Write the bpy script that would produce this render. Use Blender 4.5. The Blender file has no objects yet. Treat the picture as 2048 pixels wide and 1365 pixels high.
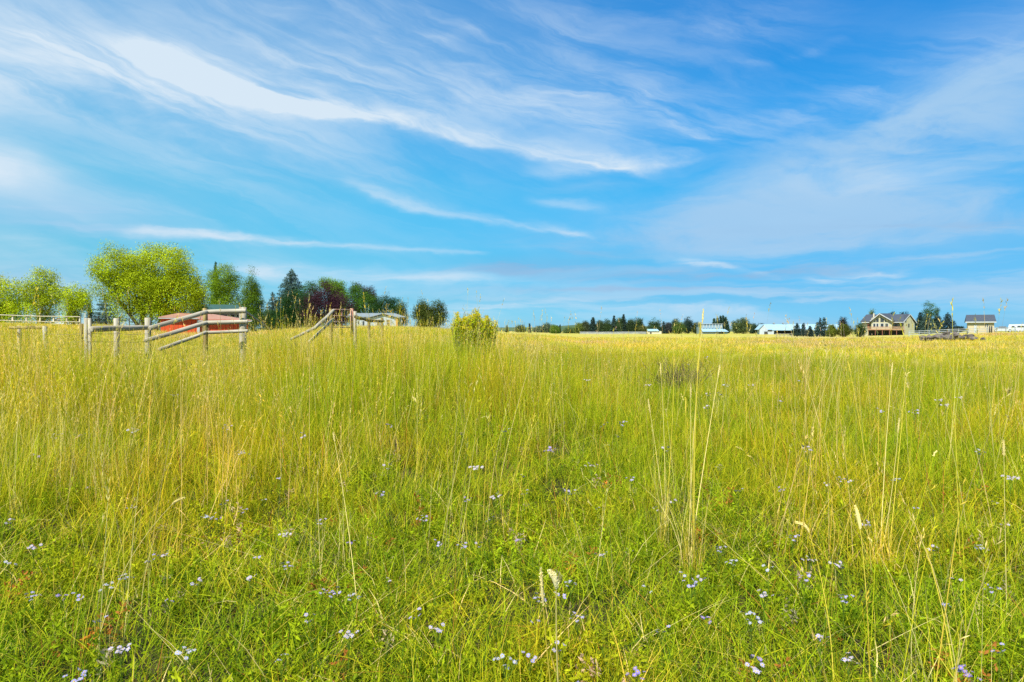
import bpy, math, random
import numpy as np
from mathutils import Vector, Matrix, Quaternion

SC = bpy.context.scene
COL = SC.collection
F = 1365.3          # focal length in pixels of the 2048-wide frame
HY = 663.0          # true horizon row
EYE = 1.4
EXPO = 0.96
SKY = 0.10

# ---------------------------------------------------------------- camera
cam = bpy.data.cameras.new("camera"); cam.sensor_width = 36; cam.lens = 24
cam.clip_start = 0.05; cam.clip_end = 30000
co = bpy.data.objects.new("camera", cam); COL.objects.link(co)
co.location = (0, 0, EYE)
co.rotation_euler = (math.radians(90) - math.atan((682.5 - HY) / F), 0, 0)
SC.camera = co
SC.view_settings.view_transform = 'Standard'; SC.view_settings.look = 'None'
SC.view_settings.exposure = EXPO; SC.view_settings.gamma = 1
SC.render.engine = 'CYCLES'
SC.cycles.use_denoising = False
try: SC.cycles.denoiser = 'OPENIMAGEDENOISE'
except Exception: pass
SC.cycles.max_bounces = 5; SC.cycles.diffuse_bounces = 3; SC.cycles.glossy_bounces = 2
SC.cycles.transmission_bounces = 3; SC.cycles.transparent_max_bounces = 4; SC.cycles.volume_bounces = 0
SC.cycles.use_adaptive_sampling = False
SC.render.filter_size = 1.05

# ---------------------------------------------------------------- sun
SUN_EL, SUN_AZ = math.radians(50), math.radians(-156)     # azimuth from +Y towards +X
sdir = Vector((math.sin(SUN_AZ) * math.cos(SUN_EL), math.cos(SUN_AZ) * math.cos(SUN_EL), math.sin(SUN_EL)))
sl = bpy.data.lights.new("sun", 'SUN'); sl.energy = 4.9; sl.angle = math.radians(0.9); sl.color = (1, 0.94, 0.84)
so = bpy.data.objects.new("sun", sl); COL.objects.link(so)
so.rotation_euler = (-sdir).to_track_quat('-Z', 'Y').to_euler(); so.location = (-30, -30, 60)

# ---------------------------------------------------------------- sky
W = bpy.data.worlds.new("World"); SC.world = W; W.use_nodes = True
nt = W.node_tree; nt.nodes.clear()
def S(x):
    return x
class NG:
    def __init__(s, nt): s.nt = nt
    def node(s, t, **k):
        n = s.nt.nodes.new(t)
        for a, b in k.items(): setattr(n, a, b)
        return n
    def put(s, sock, v):
        if isinstance(v, bpy.types.NodeSocket): s.nt.links.new(v, sock)
        elif v is not None: sock.default_value = v
    def m(s, op, a, b=None, c=None, clamp=False):
        n = s.node('ShaderNodeMath', operation=op); n.use_clamp = clamp
        s.put(n.inputs[0], a)
        if b is not None: s.put(n.inputs[1], b)
        if c is not None: s.put(n.inputs[2], c)
        return n.outputs[0]
    def ss(s, x, a, b, o0=0.0, o1=1.0, kind='SMOOTHSTEP'):
        n = s.node('ShaderNodeMapRange', interpolation_type=kind)
        s.put(n.inputs[0], x); n.inputs[1].default_value = a; n.inputs[2].default_value = b
        n.inputs[3].default_value = o0; n.inputs[4].default_value = o1
        return n.outputs[0]
    def mix(s, f, a, b, bt='MIX'):
        n = s.node('ShaderNodeMix', data_type='RGBA', blend_type=bt)
        s.put(n.inputs[0], f)
        for sock, v in ((n.inputs[6], a), (n.inputs[7], b)):
            if isinstance(v, (tuple, list)): v = (*v[:3], 1)
            s.put(sock, v)
        return n.outputs[2]
    def xyz(s, x, y, z):
        n = s.node('ShaderNodeCombineXYZ')
        s.put(n.inputs[0], x); s.put(n.inputs[1], y); s.put(n.inputs[2], z)
        return n.outputs[0]
    def noise(s, vec, scale=5, detail=4, rough=0.5, dist=0.0):
        n = s.node('ShaderNodeTexNoise'); s.put(n.inputs['Vector'], vec)
        n.inputs['Scale'].default_value = scale; n.inputs['Detail'].default_value = detail
        n.inputs['Roughness'].default_value = rough; n.inputs['Distortion'].default_value = dist
        return n.outputs[0]
    def ramp(s, x, stops):
        n = s.node('ShaderNodeValToRGB'); s.put(n.inputs[0], x)
        e = n.color_ramp.elements
        while len(e) < len(stops): e.new(0.5)
        for k, (p, c) in enumerate(stops): e[k].position = p; e[k].color = (*c, 1)
        return n.outputs[0]
g = NG(nt)
tc = g.node('ShaderNodeTexCoord'); sep = g.node('ShaderNodeSeparateXYZ'); nt.links.new(tc.outputs['Generated'], sep.inputs[0])
dx, dy, dz = sep.outputs
AZ0 = g.m('ARCTAN2', dx, dy); EL0 = g.m('ARCSINE', dz)
def ae(px, py):
    a = math.atan((px - 1024) / F); return a, math.atan((HY - py) / F * math.cos(a))
base_vec = g.xyz(AZ0, g.m('MULTIPLY', EL0, 2.2), 0.0)
wn1 = g.m('SUBTRACT', g.noise(base_vec, 3.2, 4, 0.55), 0.5)
wn2 = g.m('SUBTRACT', g.noise(g.xyz(AZ0, g.m('MULTIPLY', EL0, 3.0), 7.0), 11, 5, 0.6), 0.5)
AZ = g.m('ADD', AZ0, g.m('MULTIPLY', wn1, 0.10))
EL = g.m('ADD', EL0, g.m('ADD', g.m('MULTIPLY', wn1, 0.03), g.m('MULTIPLY', wn2, 0.022)))
# fibrous texture, combed along the drift of the clouds (down to the right)
ca, sa = math.cos(math.radians(-17)), math.sin(math.radians(-17))
along = g.m('ADD', g.m('MULTIPLY', AZ, ca), g.m('MULTIPLY', EL, sa))
across = g.m('SUBTRACT', g.m('MULTIPLY', EL, ca), g.m('MULTIPLY', AZ, sa))
fib = g.noise(g.xyz(g.m('MULTIPLY', along, 2.2), g.m('MULTIPLY', across, 15), 3.0), 1.6, 6, 0.62, 0.6)
fibA = g.ss(fib, 0.33, 0.68)
fibh = g.noise(g.xyz(g.m('MULTIPLY', AZ, 2.0), g.m('MULTIPLY', EL, 20), 9.0), 1.7, 5, 0.6, 0.5)
fibB = g.ss(fibh, 0.4, 0.66)
veil = g.noise(g.xyz(g.m('MULTIPLY', AZ, 1.6), g.m('MULTIPLY', EL, 4.5), 12.0), 1.5, 3, 0.55, 0.4)
mott = g.ss(g.noise(g.xyz(g.m('MULTIPLY', AZ, 2.4), g.m('MULTIPLY', EL, 7.5), 31.0), 2.4, 6, 0.6, 0.5), 0.28, 0.72)
def ribbon(pts, w0, w1, soft, amp, tex=None, tmin=0.45, up=1.0):
    A = [ae(*p) for p in pts]; aa = [p[0] for p in A]; ee = [p[1] for p in A]
    c = np.polyfit(aa, ee, min(3, len(pts) - 1))
    poly = None
    for k in c:
        poly = float(k) if poly is None else g.m('MULTIPLY_ADD', AZ, poly, float(k))
    d = g.m('SUBTRACT', EL, poly)
    a0, a1 = min(aa), max(aa)
    w = g.ss(AZ, a0, a1, w0 / F, w1 / F, 'LINEAR')
    if up != 1.0:
        w = g.m('MULTIPLY', w, g.ss(d, -0.002, 0.006, 1.0, up))
    q = g.m('DIVIDE', d, w)
    mk_ = g.m('POWER', 2.718, g.m('MULTIPLY', g.m('MULTIPLY', q, q), -1.0))
    s_ = soft / F
    mk_ = g.m('MULTIPLY', mk_, g.m('MULTIPLY', g.ss(AZ, a0 - s_, a0 + s_), g.ss(AZ, a1 - s_, a1 + s_, 1.0, 0.0)))
    if tex is not None: mk_ = g.m('MULTIPLY', mk_, g.m('MULTIPLY_ADD', tex, 1.25 - tmin, tmin))
    return g.m('MULTIPLY', mk_, amp)
def blob(px, py, rx, ry, amp, tilt=0.0, tex=None, tmin=0.5):
    a, e = ae(px, py); t = math.radians(tilt)
    u = g.m('SUBTRACT', AZ, a); v = g.m('SUBTRACT', EL, e)
    u2 = g.m('DIVIDE', g.m('ADD', g.m('MULTIPLY', u, math.cos(t)), g.m('MULTIPLY', v, math.sin(t))), rx / F)
    v2 = g.m('DIVIDE', g.m('SUBTRACT', g.m('MULTIPLY', v, math.cos(t)), g.m('MULTIPLY', u, math.sin(t))), ry / F)
    r2 = g.m('ADD', g.m('MULTIPLY', u2, u2), g.m('MULTIPLY', v2, v2))
    o = g.m('POWER', 2.718, g.m('MULTIPLY', r2, -1.0))
    if tex is not None: o = g.m('MULTIPLY', o, g.m('MULTIPLY_ADD', tex, 1.3 - tmin, tmin))
    return g.m('MULTIPLY', o, amp)
white = [
    ribbon([(-300, 70), (0, 95), (250, 125), (440, 160), (560, 190)], 56, 32, 70, 0.80, fibA, 0.5),
    ribbon([(300, 95), (400, 115), (520, 165)], 26, 16, 50, 0.35, fibA, 0.6),
    ribbon([(430, 182), (560, 212), (700, 238), (880, 262), (1000, 288), (1130, 326), (1270, 346)], 9, 9, 70, 0.66, fibA, 0.5, 2.6),
    ribbon([(-300, 150), (100, 190), (450, 235), (760, 300)], 55, 60, 140, 0.36, fibA, 0.55),
    ribbon([(500, 130), (800, 170), (1080, 215), (1250, 260)], 60, 50, 110, 0.32, fibA, 0.4),
    ribbon([(1080, 338), (1230, 340), (1400, 320)], 10, 9, 50, 0.42, fibA, 0.25, 2.2),
    ribbon([(1270, 205), (1370, 262), (1430, 288)], 12, 9, 40, 0.34, fibA, 0.2, 1.8),
    ribbon([(270, 464), (500, 473), (700, 492), (840, 502), (960, 508)], 8, 4, 30, 0.55, fibB, 0.5),
    ribbon([(690, 368), (830, 415), (980, 448), (1180, 470)], 8, 5, 40, 0.5, fibA, 0.4, 1.8),
    ribbon([(470, 545), (700, 545), (960, 565)], 16, 12, 60, 0.42, fibB, 0.5),
    ribbon([(1360, 522), (1450, 530), (1540, 550)], 6, 5, 30, 0.5, fibB, 0.2),
    ribbon([(1620, 562), (1720, 556), (1820, 545)], 6, 5, 30, 0.5, fibB, 0.2),
    ribbon([(1080, 400), (1200, 415)], 8, 8, 40, 0.3, fibA, 0.3),
    ribbon([(1100, 462), (1180, 470)], 4, 4, 30, 0.4, fibB, 0.3),
    ribbon([(1480, 128), (1560, 120), (1650, 95)], 7, 6, 60, 0.26, fibA, 0.0),
    ribbon([(700, 80), (850, 85), (950, 60)], 14, 10, 70, 0.22, fibA, 0.2),
    ribbon([(900, 620), (1200, 612), (1500, 622)], 8, 8, 60, 0.25, fibB, 0.2),
    blob(10, 325, 75, 45, 0.75, -10), blob(1900, 130, 260, 60, 0.22, 16, fibA, 0.2), blob(1640, 220, 260, 30, 0.16, 10, fibA, 0.1), blob(1350, 240, 200, 60, 0.2, -10, fibA, 0.2), blob(1500, 60, 160, 60, 0.14, 0, fibA, 0.1),
    blob(10, 485, 80, 20, 0.4, 0, fibB, 0.4),
    blob(1180, 170, 200, 130, 0.20, 0, fibA, 0.2), blob(850, 60, 420, 110, 0.20, -6, fibA, 0.5), blob(150, 10, 300, 60, 0.3, 0),
    blob(1780, 360, 110, 22, 0.30, 8, fibB, 0.4), blob(1600, 360, 120, 26, 0.22, 8, veil, 0.5),
]
lav = [
    blob(70, 395, 200, 60, 0.62, 0), blob(200, 445, 200, 28, 0.55, 0, fibB, 0.5), blob(150, 560, 260, 40, 0.3, 0),
    blob(1640, 375, 240, 52, 0.75, 6, mott, 0.6), blob(1850, 400, 260, 55, 0.6, 4, mott, 0.4),
    blob(1990, 150, 230, 62, 0.6, 18, mott, 0.35), blob(1800, 260, 420, 55, 0.5, 8, mott, 0.15), blob(1990, 300, 200, 70, 0.4, 0, mott, 0.3),
    blob(1520, 470, 460, 40, 0.85, 0, mott, 0.4), blob(1350, 425, 260, 30, 0.45, 0, fibB, 0.5), blob(1800, 470, 320, 30, 0.5, 0, fibB, 0.5),
    blob(700, 350, 400, 50, 0.22, 8, fibA, 0.3), blob(1950, 520, 260, 50, 0.55, 0, fibB, 0.45), blob(1150, 375, 140, 16, 0.3, 0, fibB, 0.3),
    blob(1500, 600, 600, 30, 0.6, 0, fibB, 0.3), blob(1450, 545, 260, 14, 0.4, 0, fibB, 0.3),
]
dark = [blob(1090, 528, 170, 14, 0.75, 0, fibB, 0.35), blob(1330, 555, 250, 9, 0.5, 0, fibB, 0.2), blob(60, 560, 160, 30, 0.25, 0), blob(1250, 480, 200, 12, 0.4, 0, fibB, 0.2),
        blob(1520, 545, 220, 18, 0.5, 0, fibB, 0.2), blob(1000, 545, 120, 8, 0.45, 0, fibB, 0.3), blob(1250, 580, 260, 6, 0.5, 0, fibB, 0.2), blob(1150, 505, 160, 8, 0.35, 0, fibB, 0.2), blob(1900, 450, 220, 14, 0.4, 0, fibB, 0.2)]
def addup(L):
    o = L[0]
    for x in L[1:]: o = g.m('ADD', o, x)
    return o
cw = addup(white)
gen = g.m('MULTIPLY', g.m('MULTIPLY_ADD', fibA, 0.6, 0.5), g.m('MULTIPLY', veil, g.ss(AZ0, -0.6, 0.25, 0.55, 0.08)))
cw = g.m('ADD', cw, gen)
low = g.m('MULTIPLY', g.m('MULTIPLY', fibB, 0.34), g.ss(EL0, 0.0, 0.16, 1.0, 0.0))
cw = g.m('MINIMUM', g.m('MULTIPLY', g.m('ADD', cw, low), g.m('MULTIPLY_ADD', mott, 0.35, 0.76)), 1.0)
cl = g.ss(addup(lav), 0.0, 1.3, 0.0, 0.88); cd = g.m('MINIMUM', addup(dark), 0.7)
sky = g.node('ShaderNodeTexSky', sky_type='NISHITA'); sky.sun_disc = False
sky.sun_elevation = SUN_EL; sky.sun_rotation = SUN_AZ
sky.air_density = 1.0; sky.dust_density = 0.6; sky.ozone_density = 1.4
K = 1.0 / (SKY * 2 ** EXPO)
Q = 0.465 * 2 ** (0.35 - EXPO)
gain = g.ramp(g.m('DIVIDE', EL0, 0.5, clamp=True), [(p / 0.5, tuple(Q * v for v in c)) for p, c in (
    (0.0, (0.42, 1.02, 1.75)), (0.046, (0.24, 0.74, 1.2)), (0.104, (0.20, 0.82, 1.12)), (0.2, (0.16, 1.06, 1.31)), (0.3, (0.10, 1.16, 1.55)), (0.45, (0.06, 1.16, 1.75)))])
c0 = g.mix(1.0, g.mix(1.0, sky.outputs[0], gain, 'MULTIPLY'), (2.0, 2.0, 2.0), 'MULTIPLY')
sidegain = g.ss(AZ0, -0.7, 0.5, 1.2, 0.72)
c0 = g.mix(1.0, c0, g.xyz(sidegain, g.m('POWER', sidegain, 0.6), g.ss(AZ0, -0.7, 0.5, 1.0, 0.95)), 'MULTIPLY')
c1 = g.mix(cl, c0, tuple(K * v for v in (0.38, 0.61, 0.86)))
c2 = g.mix(cd, c1, tuple(K * v for v in (0.22, 0.42, 0.70)))
c3 = g.mix(cw, c2, tuple(K * v for v in (0.68, 0.81, 0.93)))
bg = g.node('ShaderNodeBackground'); nt.links.new(c3, bg.inputs[0]); bg.inputs[1].default_value = SKY
wo = g.node('ShaderNodeOutputWorld'); nt.links.new(bg.outputs[0], wo.inputs[0])

# ---------------------------------------------------------------- terrain
def smooth(a, b, x):
    t = np.clip((x - a) / (b - a), 0, 1); return t * t * (3 - 2 * t)
def gz(x, y):
    x = np.asarray(x, float); y = np.asarray(y, float)
    r = np.hypot(x, y); az = np.arctan2(x, y)
    P = lambda p: math.atan((p - 1024) / F)
    n1 = np.interp(az, [P(-200), P(0), P(290), P(345), P(480), P(570), P(900), P(1200), P(2048)], [0.34, 0.38, 0.36, 0.20, 0.20, 0.48, 0.56, 0.14, 0.0])
    A = np.interp(az, [P(-400), P(0), P(225), P(330), P(520), P(700), P(830), P(960), P(1150), P(1700), P(1850), P(2000), P(2400)],
                  [1.6, 1.5, 1.4, 0.75, 0.75, 1.15, 1.1, 0.5, -0.05, 0.0, 0.45, 1.15, 1.3])
    back = smooth(-1.0, 3.0, y)
    lf = 1 - smooth(P(1200), P(1700), az)
    z = n1 * smooth(5, 12, r) * back + A * (lf * smooth(14, 78, r) + (1 - lf) * smooth(60, 150, r)) * back
    z = z + 0.03 * np.sin(x * 0.9 + 1.3) * np.sin(y * 0.8) * smooth(2, 6, r) + 0.05 * np.sin(x * 0.21) * np.cos(y * 0.17 + 2)
    return z * (1 - 0.0 * r)
def gp(px, D, dz=0.0):
    """ground point seen in column px of the photograph, D metres ahead"""
    x = (px - 1024) / F * D
    return Vector((x, D, float(gz(x, D)) + dz))
def zat(py, D): return EYE + (HY - py) / F * D
def at(px, py, D): return Vector(((px - 1024) / F * D, D, zat(py, D)))

# ---------------------------------------------------------------- mesh helpers
def new_mesh(name, V, Fq, mats, col=None, mi=None, smooth_=False):
    me = bpy.data.meshes.new(name)
    V = np.asarray(V, np.float32).reshape(-1, 3)
    if isinstance(Fq, np.ndarray):
        n = Fq.shape[1]; lt = np.full(len(Fq), n, np.int32); flat = Fq.astype(np.int32).ravel()
    else:
        lt = np.array([len(f) for f in Fq], np.int32); flat = np.array([i for f in Fq for i in f], np.int32)
    me.vertices.add(len(V)); me.vertices.foreach_set('co', V.ravel())
    me.loops.add(len(flat)); me.loops.foreach_set('vertex_index', flat)
    me.polygons.add(len(lt)); st = np.concatenate([[0], np.cumsum(lt)[:-1]]).astype(np.int32)
    me.polygons.foreach_set('loop_start', st); me.polygons.foreach_set('loop_total', lt)
    if mi is not None: me.polygons.foreach_set('material_index', np.asarray(mi, np.int32))
    me.polygons.foreach_set('use_smooth', np.full(len(lt), smooth_))
    if col is not None:
        at_ = me.attributes.new('tint', 'FLOAT_COLOR', 'POINT')
        c = np.ones((len(V), 4), np.float32); c[:, :3] = col; at_.data.foreach_set('color', c.ravel())
    for m_ in (mats if isinstance(mats, (list, tuple)) else [mats]): me.materials.append(m_)
    me.update(calc_edges=True); me.validate()
    return me
def tag(o, label=None, cat=None, group=None, kind=None):
    for k, v in (('label', label), ('category', cat), ('group', group), ('kind', kind)):
        if v: o[k] = v
    return o
def link(name, me, parent=None, loc=None, rot=None):
    o = bpy.data.objects.new(name, me); COL.objects.link(o)
    if parent: o.parent = parent
    if loc is not None: o.location = loc
    if rot is not None: o.rotation_euler = rot
    return o
def empty(name, loc, rz=0.0):
    o = bpy.data.objects.new(name, None); COL.objects.link(o); o.location = loc; o.rotation_euler = (0, 0, rz)
    o.empty_display_size = 0.2; return o
def copy_tree(o, parent=None):
    c = o.copy(); COL.objects.link(c); c.parent = parent
    for ch in list(o.children): copy_tree(ch, c)
    return c
class MB:
    def __init__(s): s.V = []; s.F = []; s.M = []
    def add(s, vs, fs, m=0):
        b = len(s.V); s.V += [tuple(v) for v in vs]; s.F += [tuple(b + i for i in f) for f in fs]; s.M += [m] * len(fs)
        return s
    def box(s, x0, x1, y0, y1, z0, z1, m=0):
        vs = [(x0, y0, z0), (x1, y0, z0), (x1, y1, z0), (x0, y1, z0), (x0, y0, z1), (x1, y0, z1), (x1, y1, z1), (x0, y1, z1)]
        return s.add(vs, [(0, 3, 2, 1), (4, 5, 6, 7), (0, 1, 5, 4), (1, 2, 6, 5), (2, 3, 7, 6), (3, 0, 4, 7)], m)
    def prism(s, pts, d, m=0):
        """polygon pts (3d) extruded by vector d"""
        n = len(pts); P = [Vector(p) for p in pts]; d = Vector(d)
        return s.add(P + [p + d for p in P], [tuple(range(n))[::-1], tuple(range(n, 2 * n))] + [(i, (i + 1) % n, n + (i + 1) % n, n + i) for i in range(n)], m)
    def slab(s, a, b, c, d, t, m=0):
        """a thick quad a,b,c,d (thickness t along the normal)"""
        a, b, c, d = map(Vector, (a, b, c, d)); n = (b - a).cross(d - a).normalized() * t
        return s.prism([a, b, c, d], n, m)
    def tube(s, pts, rad, n=8, m=0, cap=True, rnd=None, jit=0.0):
        P = [Vector(p) for p in pts]; rings = []
        up = Vector((0, 0, 1)); base = len(s.V)
        for i, p in enumerate(P):
            t = (P[min(i + 1, len(P) - 1)] - P[max(i - 1, 0)]).normalized()
            u = t.cross(Vector((0.13, 1, 0.07))).normalized() if abs(t.z) > 0.5 else t.cross(up).normalized()
            v = t.cross(u)
            r = rad[i] if isinstance(rad, (list, tuple)) else rad
            for k in range(n):
                a = 2 * math.pi * k / n; rr = r * (1 + (rnd.uniform(-jit, jit) if rnd else 0))
                s.V.append(tuple(p + (u * math.cos(a) + v * math.sin(a)) * rr))
        for i in range(len(P) - 1):
            for k in range(n):
                a = base + i * n + k; b = base + i * n + (k + 1) % n
                s.F.append((a, b, b + n, a + n)); s.M.append(m)
        if cap:
            s.F.append(tuple(base + k for k in range(n))[::-1]); s.M.append(m)
            s.F.append(tuple(base + (len(P) - 1) * n + k for k in range(n))); s.M.append(m)
        return s
    def build(s, name, mats, parent=None, loc=None, rot=None, sm=False):
        return link(name, new_mesh(name, s.V, s.F, mats, mi=s.M, smooth_=sm), parent, loc, rot)

# ---------------------------------------------------------------- materials
def material(name):
    m = bpy.data.materials.new(name); m.use_nodes = True; m.node_tree.nodes.clear()
    return m, NG(m.node_tree)
def out(g, sh): o = g.node('ShaderNodeOutputMaterial'); g.nt.links.new(sh, o.inputs[0])
def princ(g, col, rough=0.7, spec=0.3, metal=0.0, bump=None, bstr=0.3, bdist=0.01):
    n = g.node('ShaderNodeBsdfPrincipled'); g.put(n.inputs['Base Color'], (*col, 1) if isinstance(col, tuple) else col)
    g.put(n.inputs['Roughness'], rough); n.inputs['Specular IOR Level'].default_value = spec; n.inputs['Metallic'].default_value = metal
    if bump is not None:
        b = g.node('ShaderNodeBump'); b.inputs['Strength'].default_value = bstr; b.inputs['Distance'].default_value = bdist
        g.put(b.inputs['Height'], bump); g.nt.links.new(b.outputs[0], n.inputs['Normal'])
    return n.outputs[0]
def leafmat(name, trans=0.35, zone=False, amt=0.18):
    m, g = material(name)
    a = g.node('ShaderNodeAttribute', attribute_name='tint')
    oi = g.node('ShaderNodeObjectInfo')
    c = a.outputs['Color']
    hs = g.node('ShaderNodeHueSaturation'); g.put(hs.inputs['Color'], c)
    g.put(hs.inputs['Value'], g.m('MULTIPLY_ADD', oi.outputs['Random'], amt * 2, 1 - amt))
    c = hs.outputs[0]
    if zone:
        geo = g.node('ShaderNodeNewGeometry')
        nz = g.noise(geo.outputs['Position'], 0.55, 4, 0.6)
        nz2 = g.noise(geo.outputs['Position'], 2.3, 2, 0.6)
        c = g.mix(g.ss(nz, 0.44, 0.64, 0.0, 0.55), c, g.mix(1.0, c, (1.75, 1.15, 1.3), 'MULTIPLY'))
        nz3 = g.noise(geo.outputs['Position'], 0.14, 3, 0.6)
        c = g.mix(g.ss(nz3, 0.48, 0.62, 0.0, 0.45), c, g.mix(1.0, c, (0.66, 0.84, 0.8), 'MULTIPLY'))
        nz4 = g.noise(geo.outputs['Position'], 0.045, 4, 0.65)
        c = g.mix(g.ss(nz4, 0.50, 0.60, 0.0, 0.75), c, g.mix(1.0, c, (0.92, 0.76, 2.2), 'MULTIPLY'))
        c = g.mix(g.ss(nz2, 0.50, 0.70, 0.0, 0.5), c, g.mix(1.0, c, (0.62, 0.74, 0.7), 'MULTIPLY'))
    d = princ(g, c, 0.65, 0.07)
    t = g.node('ShaderNodeBsdfTranslucent'); g.put(t.inputs[0], g.mix(1.0, c, (1.25, 1.15, 0.6), 'MULTIPLY'))
    mx = g.node('ShaderNodeMixShader'); mx.inputs[0].default_value = trans
    g.nt.links.new(d, mx.inputs[1]); g.nt.links.new(t.outputs[0], mx.inputs[2])
    out(g, mx.outputs[0]); return m
M = {}
M['grass'] = leafmat('grass blades', 0.44, True)
M['leaf'] = leafmat('tree leaves', 0.28)
M['needle'] = leafmat('conifer needles', 0.15)
M['petal'] = leafmat('petals', 0.3, amt=0.1)
def plain(name, c1, c2=None, scale=4.0, rough=0.75, spec=0.25, vec=(1, 1, 1), bump=0.3, metal=0.0, lo=0.35, hi=0.65, detail=5):
    m, g = material(name)
    tcn = g.node('ShaderNodeTexCoord'); mp = g.node('ShaderNodeMapping'); mp.inputs['Scale'].default_value = vec
    g.nt.links.new(tcn.outputs['Object'], mp.inputs[0])
    n = g.noise(mp.outputs[0], scale, detail, 0.6)
    c = g.mix(g.ss(n, lo, hi), c1, c2 or tuple(v * 0.75 for v in c1))
    out(g, princ(g, c, rough, spec, metal, n, bump, 0.01)); M[name] = m; return m
def ribbed(name, c1, c2, per=0.3, axis=0, rough=0.6, depth=0.5, spec=0.3, metal=0.0, w=0.12):
    """boards, siding or metal ribs: dark grooves every `per` metres along an object axis"""
    m, g = material(name)
    tcn = g.node('ShaderNodeTexCoord'); sp = g.node('ShaderNodeSeparateXYZ'); g.nt.links.new(tcn.outputs['Object'], sp.inputs[0])
    f = g.m('FRACT', g.m('DIVIDE', sp.outputs[axis], per))
    gr = g.m('MULTIPLY', g.ss(f, 0, w), g.ss(f, 1 - w, 1.0, 1.0, 0.0))
    n = g.noise(tcn.outputs['Object'], 1.2, 5, 0.6)
    c = g.mix(g.ss(n, 0.35, 0.68), c1, c2)
    c = g.mix(gr, g.mix(1.0, c, (depth,) * 3, 'MULTIPLY'), c)
    out(g, princ(g, c, rough, spec, metal, gr, 0.4, 0.02)); M[name] = m; return m
plain('weathered wood', (0.42, 0.38, 0.29), (0.19, 0.165, 0.12), 16, 0.85, 0.15, (1, 1, 0.06), 0.9, lo=0.3, hi=0.72, detail=7)
plain('mossy wood', (0.34, 0.26, 0.10), (0.10, 0.07, 0.03), 12, 0.9, 0.1, (1, 1, 0.12), 0.6)
plain('bark', (0.10, 0.075, 0.05), (0.04, 0.03, 0.02), 6, 0.9, 0.1)
plain('grey bark', (0.26, 0.22, 0.16), (0.12, 0.10, 0.07), 6, 0.9, 0.1)
plain('rust', (0.30, 0.10, 0.05), (0.42, 0.25, 0.18), 14, 0.7, 0.3)
plain('gate tube', (0.50, 0.36, 0.28), (0.38, 0.17, 0.10), 7, 0.6, 0.4)
ribbed('barn red', (0.56, 0.075, 0.016), (0.45, 0.05, 0.012), 0.4, 0)
plain('faded roof', (0.36, 0.19, 0.125), (0.31, 0.155, 0.10), 1.5, 0.6, 0.3)
plain('white trim', (0.38, 0.40, 0.40), (0.32, 0.34, 0.34), 2, 0.6)
plain('green shingle', (0.035, 0.085, 0.07), (0.025, 0.06, 0.05), 3, 0.8)
plain('dark wall', (0.05, 0.05, 0.045), (0.03, 0.03, 0.03), 3, 0.8)
ribbed('white siding', (0.38, 0.42, 0.44), (0.33, 0.37, 0.40), 0.25, 2, depth=0.8)
plain('grey shingle', (0.20, 0.235, 0.245), (0.15, 0.18, 0.19), 5, 0.85)
plain('slate shingle', (0.06, 0.07, 0.09), (0.04, 0.048, 0.06), 5, 0.8)
ribbed('cream siding', (0.38, 0.36, 0.23), (0.33, 0.32, 0.21), 0.22, 2, depth=0.85)
ribbed('warm tan siding', (0.42, 0.35, 0.21), (0.37, 0.31, 0.19), 0.22, 2, depth=0.85)
plain('tan wall', (0.52, 0.46, 0.33), (0.44, 0.39, 0.28), 2, 0.8)
plain('deck wood', (0.36, 0.21, 0.11), (0.28, 0.16, 0.09), 6, 0.7)
plain('brown door', (0.20, 0.08, 0.05), (0.16, 0.06, 0.04), 3, 0.6)
plain('orange panel', (0.50, 0.27, 0.08), (0.40, 0.22, 0.08), 3, 0.6)
ribbed('pale metal roof', (0.28, 0.42, 0.50), (0.24, 0.38, 0.46), 0.6, 0, 0.45, 0.9, 0.4)
ribbed('greenhouse glass', (0.22, 0.31, 0.35), (0.17, 0.25, 0.30), 0.45, 0, 0.35, 0.85, 0.5)
plain('rock', (0.15, 0.125, 0.105), (0.06, 0.05, 0.045), 3, 0.9, 0.2, (1, 1, 1), 0.9)
plain('dead twig', (0.11, 0.085, 0.05), (0.05, 0.036, 0.022), 9, 0.9, 0.1)
plain('silver paint', (0.62, 0.66, 0.72), (0.58, 0.62, 0.68), 1, 0.25, 0.6, metal=0.2, bump=0)
plain('white paint', (0.48, 0.52, 0.54), (0.44, 0.48, 0.50), 1, 0.35, 0.5, bump=0)
plain('rubber', (0.02, 0.02, 0.02), (0.03, 0.03, 0.03), 5, 0.8)
plain('window glass', (0.02, 0.028, 0.035), (0.035, 0.045, 0.055), 0.8, 0.15, 0.35, bump=0)
plain('yellow curtain glass', (0.35, 0.24, 0.06), (0.14, 0.10, 0.05), 2, 0.2, 0.6, bump=0)

# ground
def ground_material():
    m, g = material('ground')
    geo = g.node('ShaderNodeNewGeometry'); P = geo.outputs['Position']
    ln = g.node('ShaderNodeVectorMath', operation='LENGTH'); g.nt.links.new(P, ln.inputs[0]); r = ln.outputs['Value']
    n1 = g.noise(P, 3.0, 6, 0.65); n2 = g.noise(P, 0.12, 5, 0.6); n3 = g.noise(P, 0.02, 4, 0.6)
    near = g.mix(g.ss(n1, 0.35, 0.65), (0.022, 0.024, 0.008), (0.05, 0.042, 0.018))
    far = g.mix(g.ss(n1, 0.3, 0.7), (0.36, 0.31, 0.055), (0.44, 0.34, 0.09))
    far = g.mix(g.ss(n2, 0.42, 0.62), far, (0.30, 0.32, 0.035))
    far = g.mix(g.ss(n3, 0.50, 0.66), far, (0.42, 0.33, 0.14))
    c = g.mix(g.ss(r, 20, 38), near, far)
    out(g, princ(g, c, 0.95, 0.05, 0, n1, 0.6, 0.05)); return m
rr = np.concatenate([np.linspace(0, 30, 61), np.geomspace(31, 3000, 70)])
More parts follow.
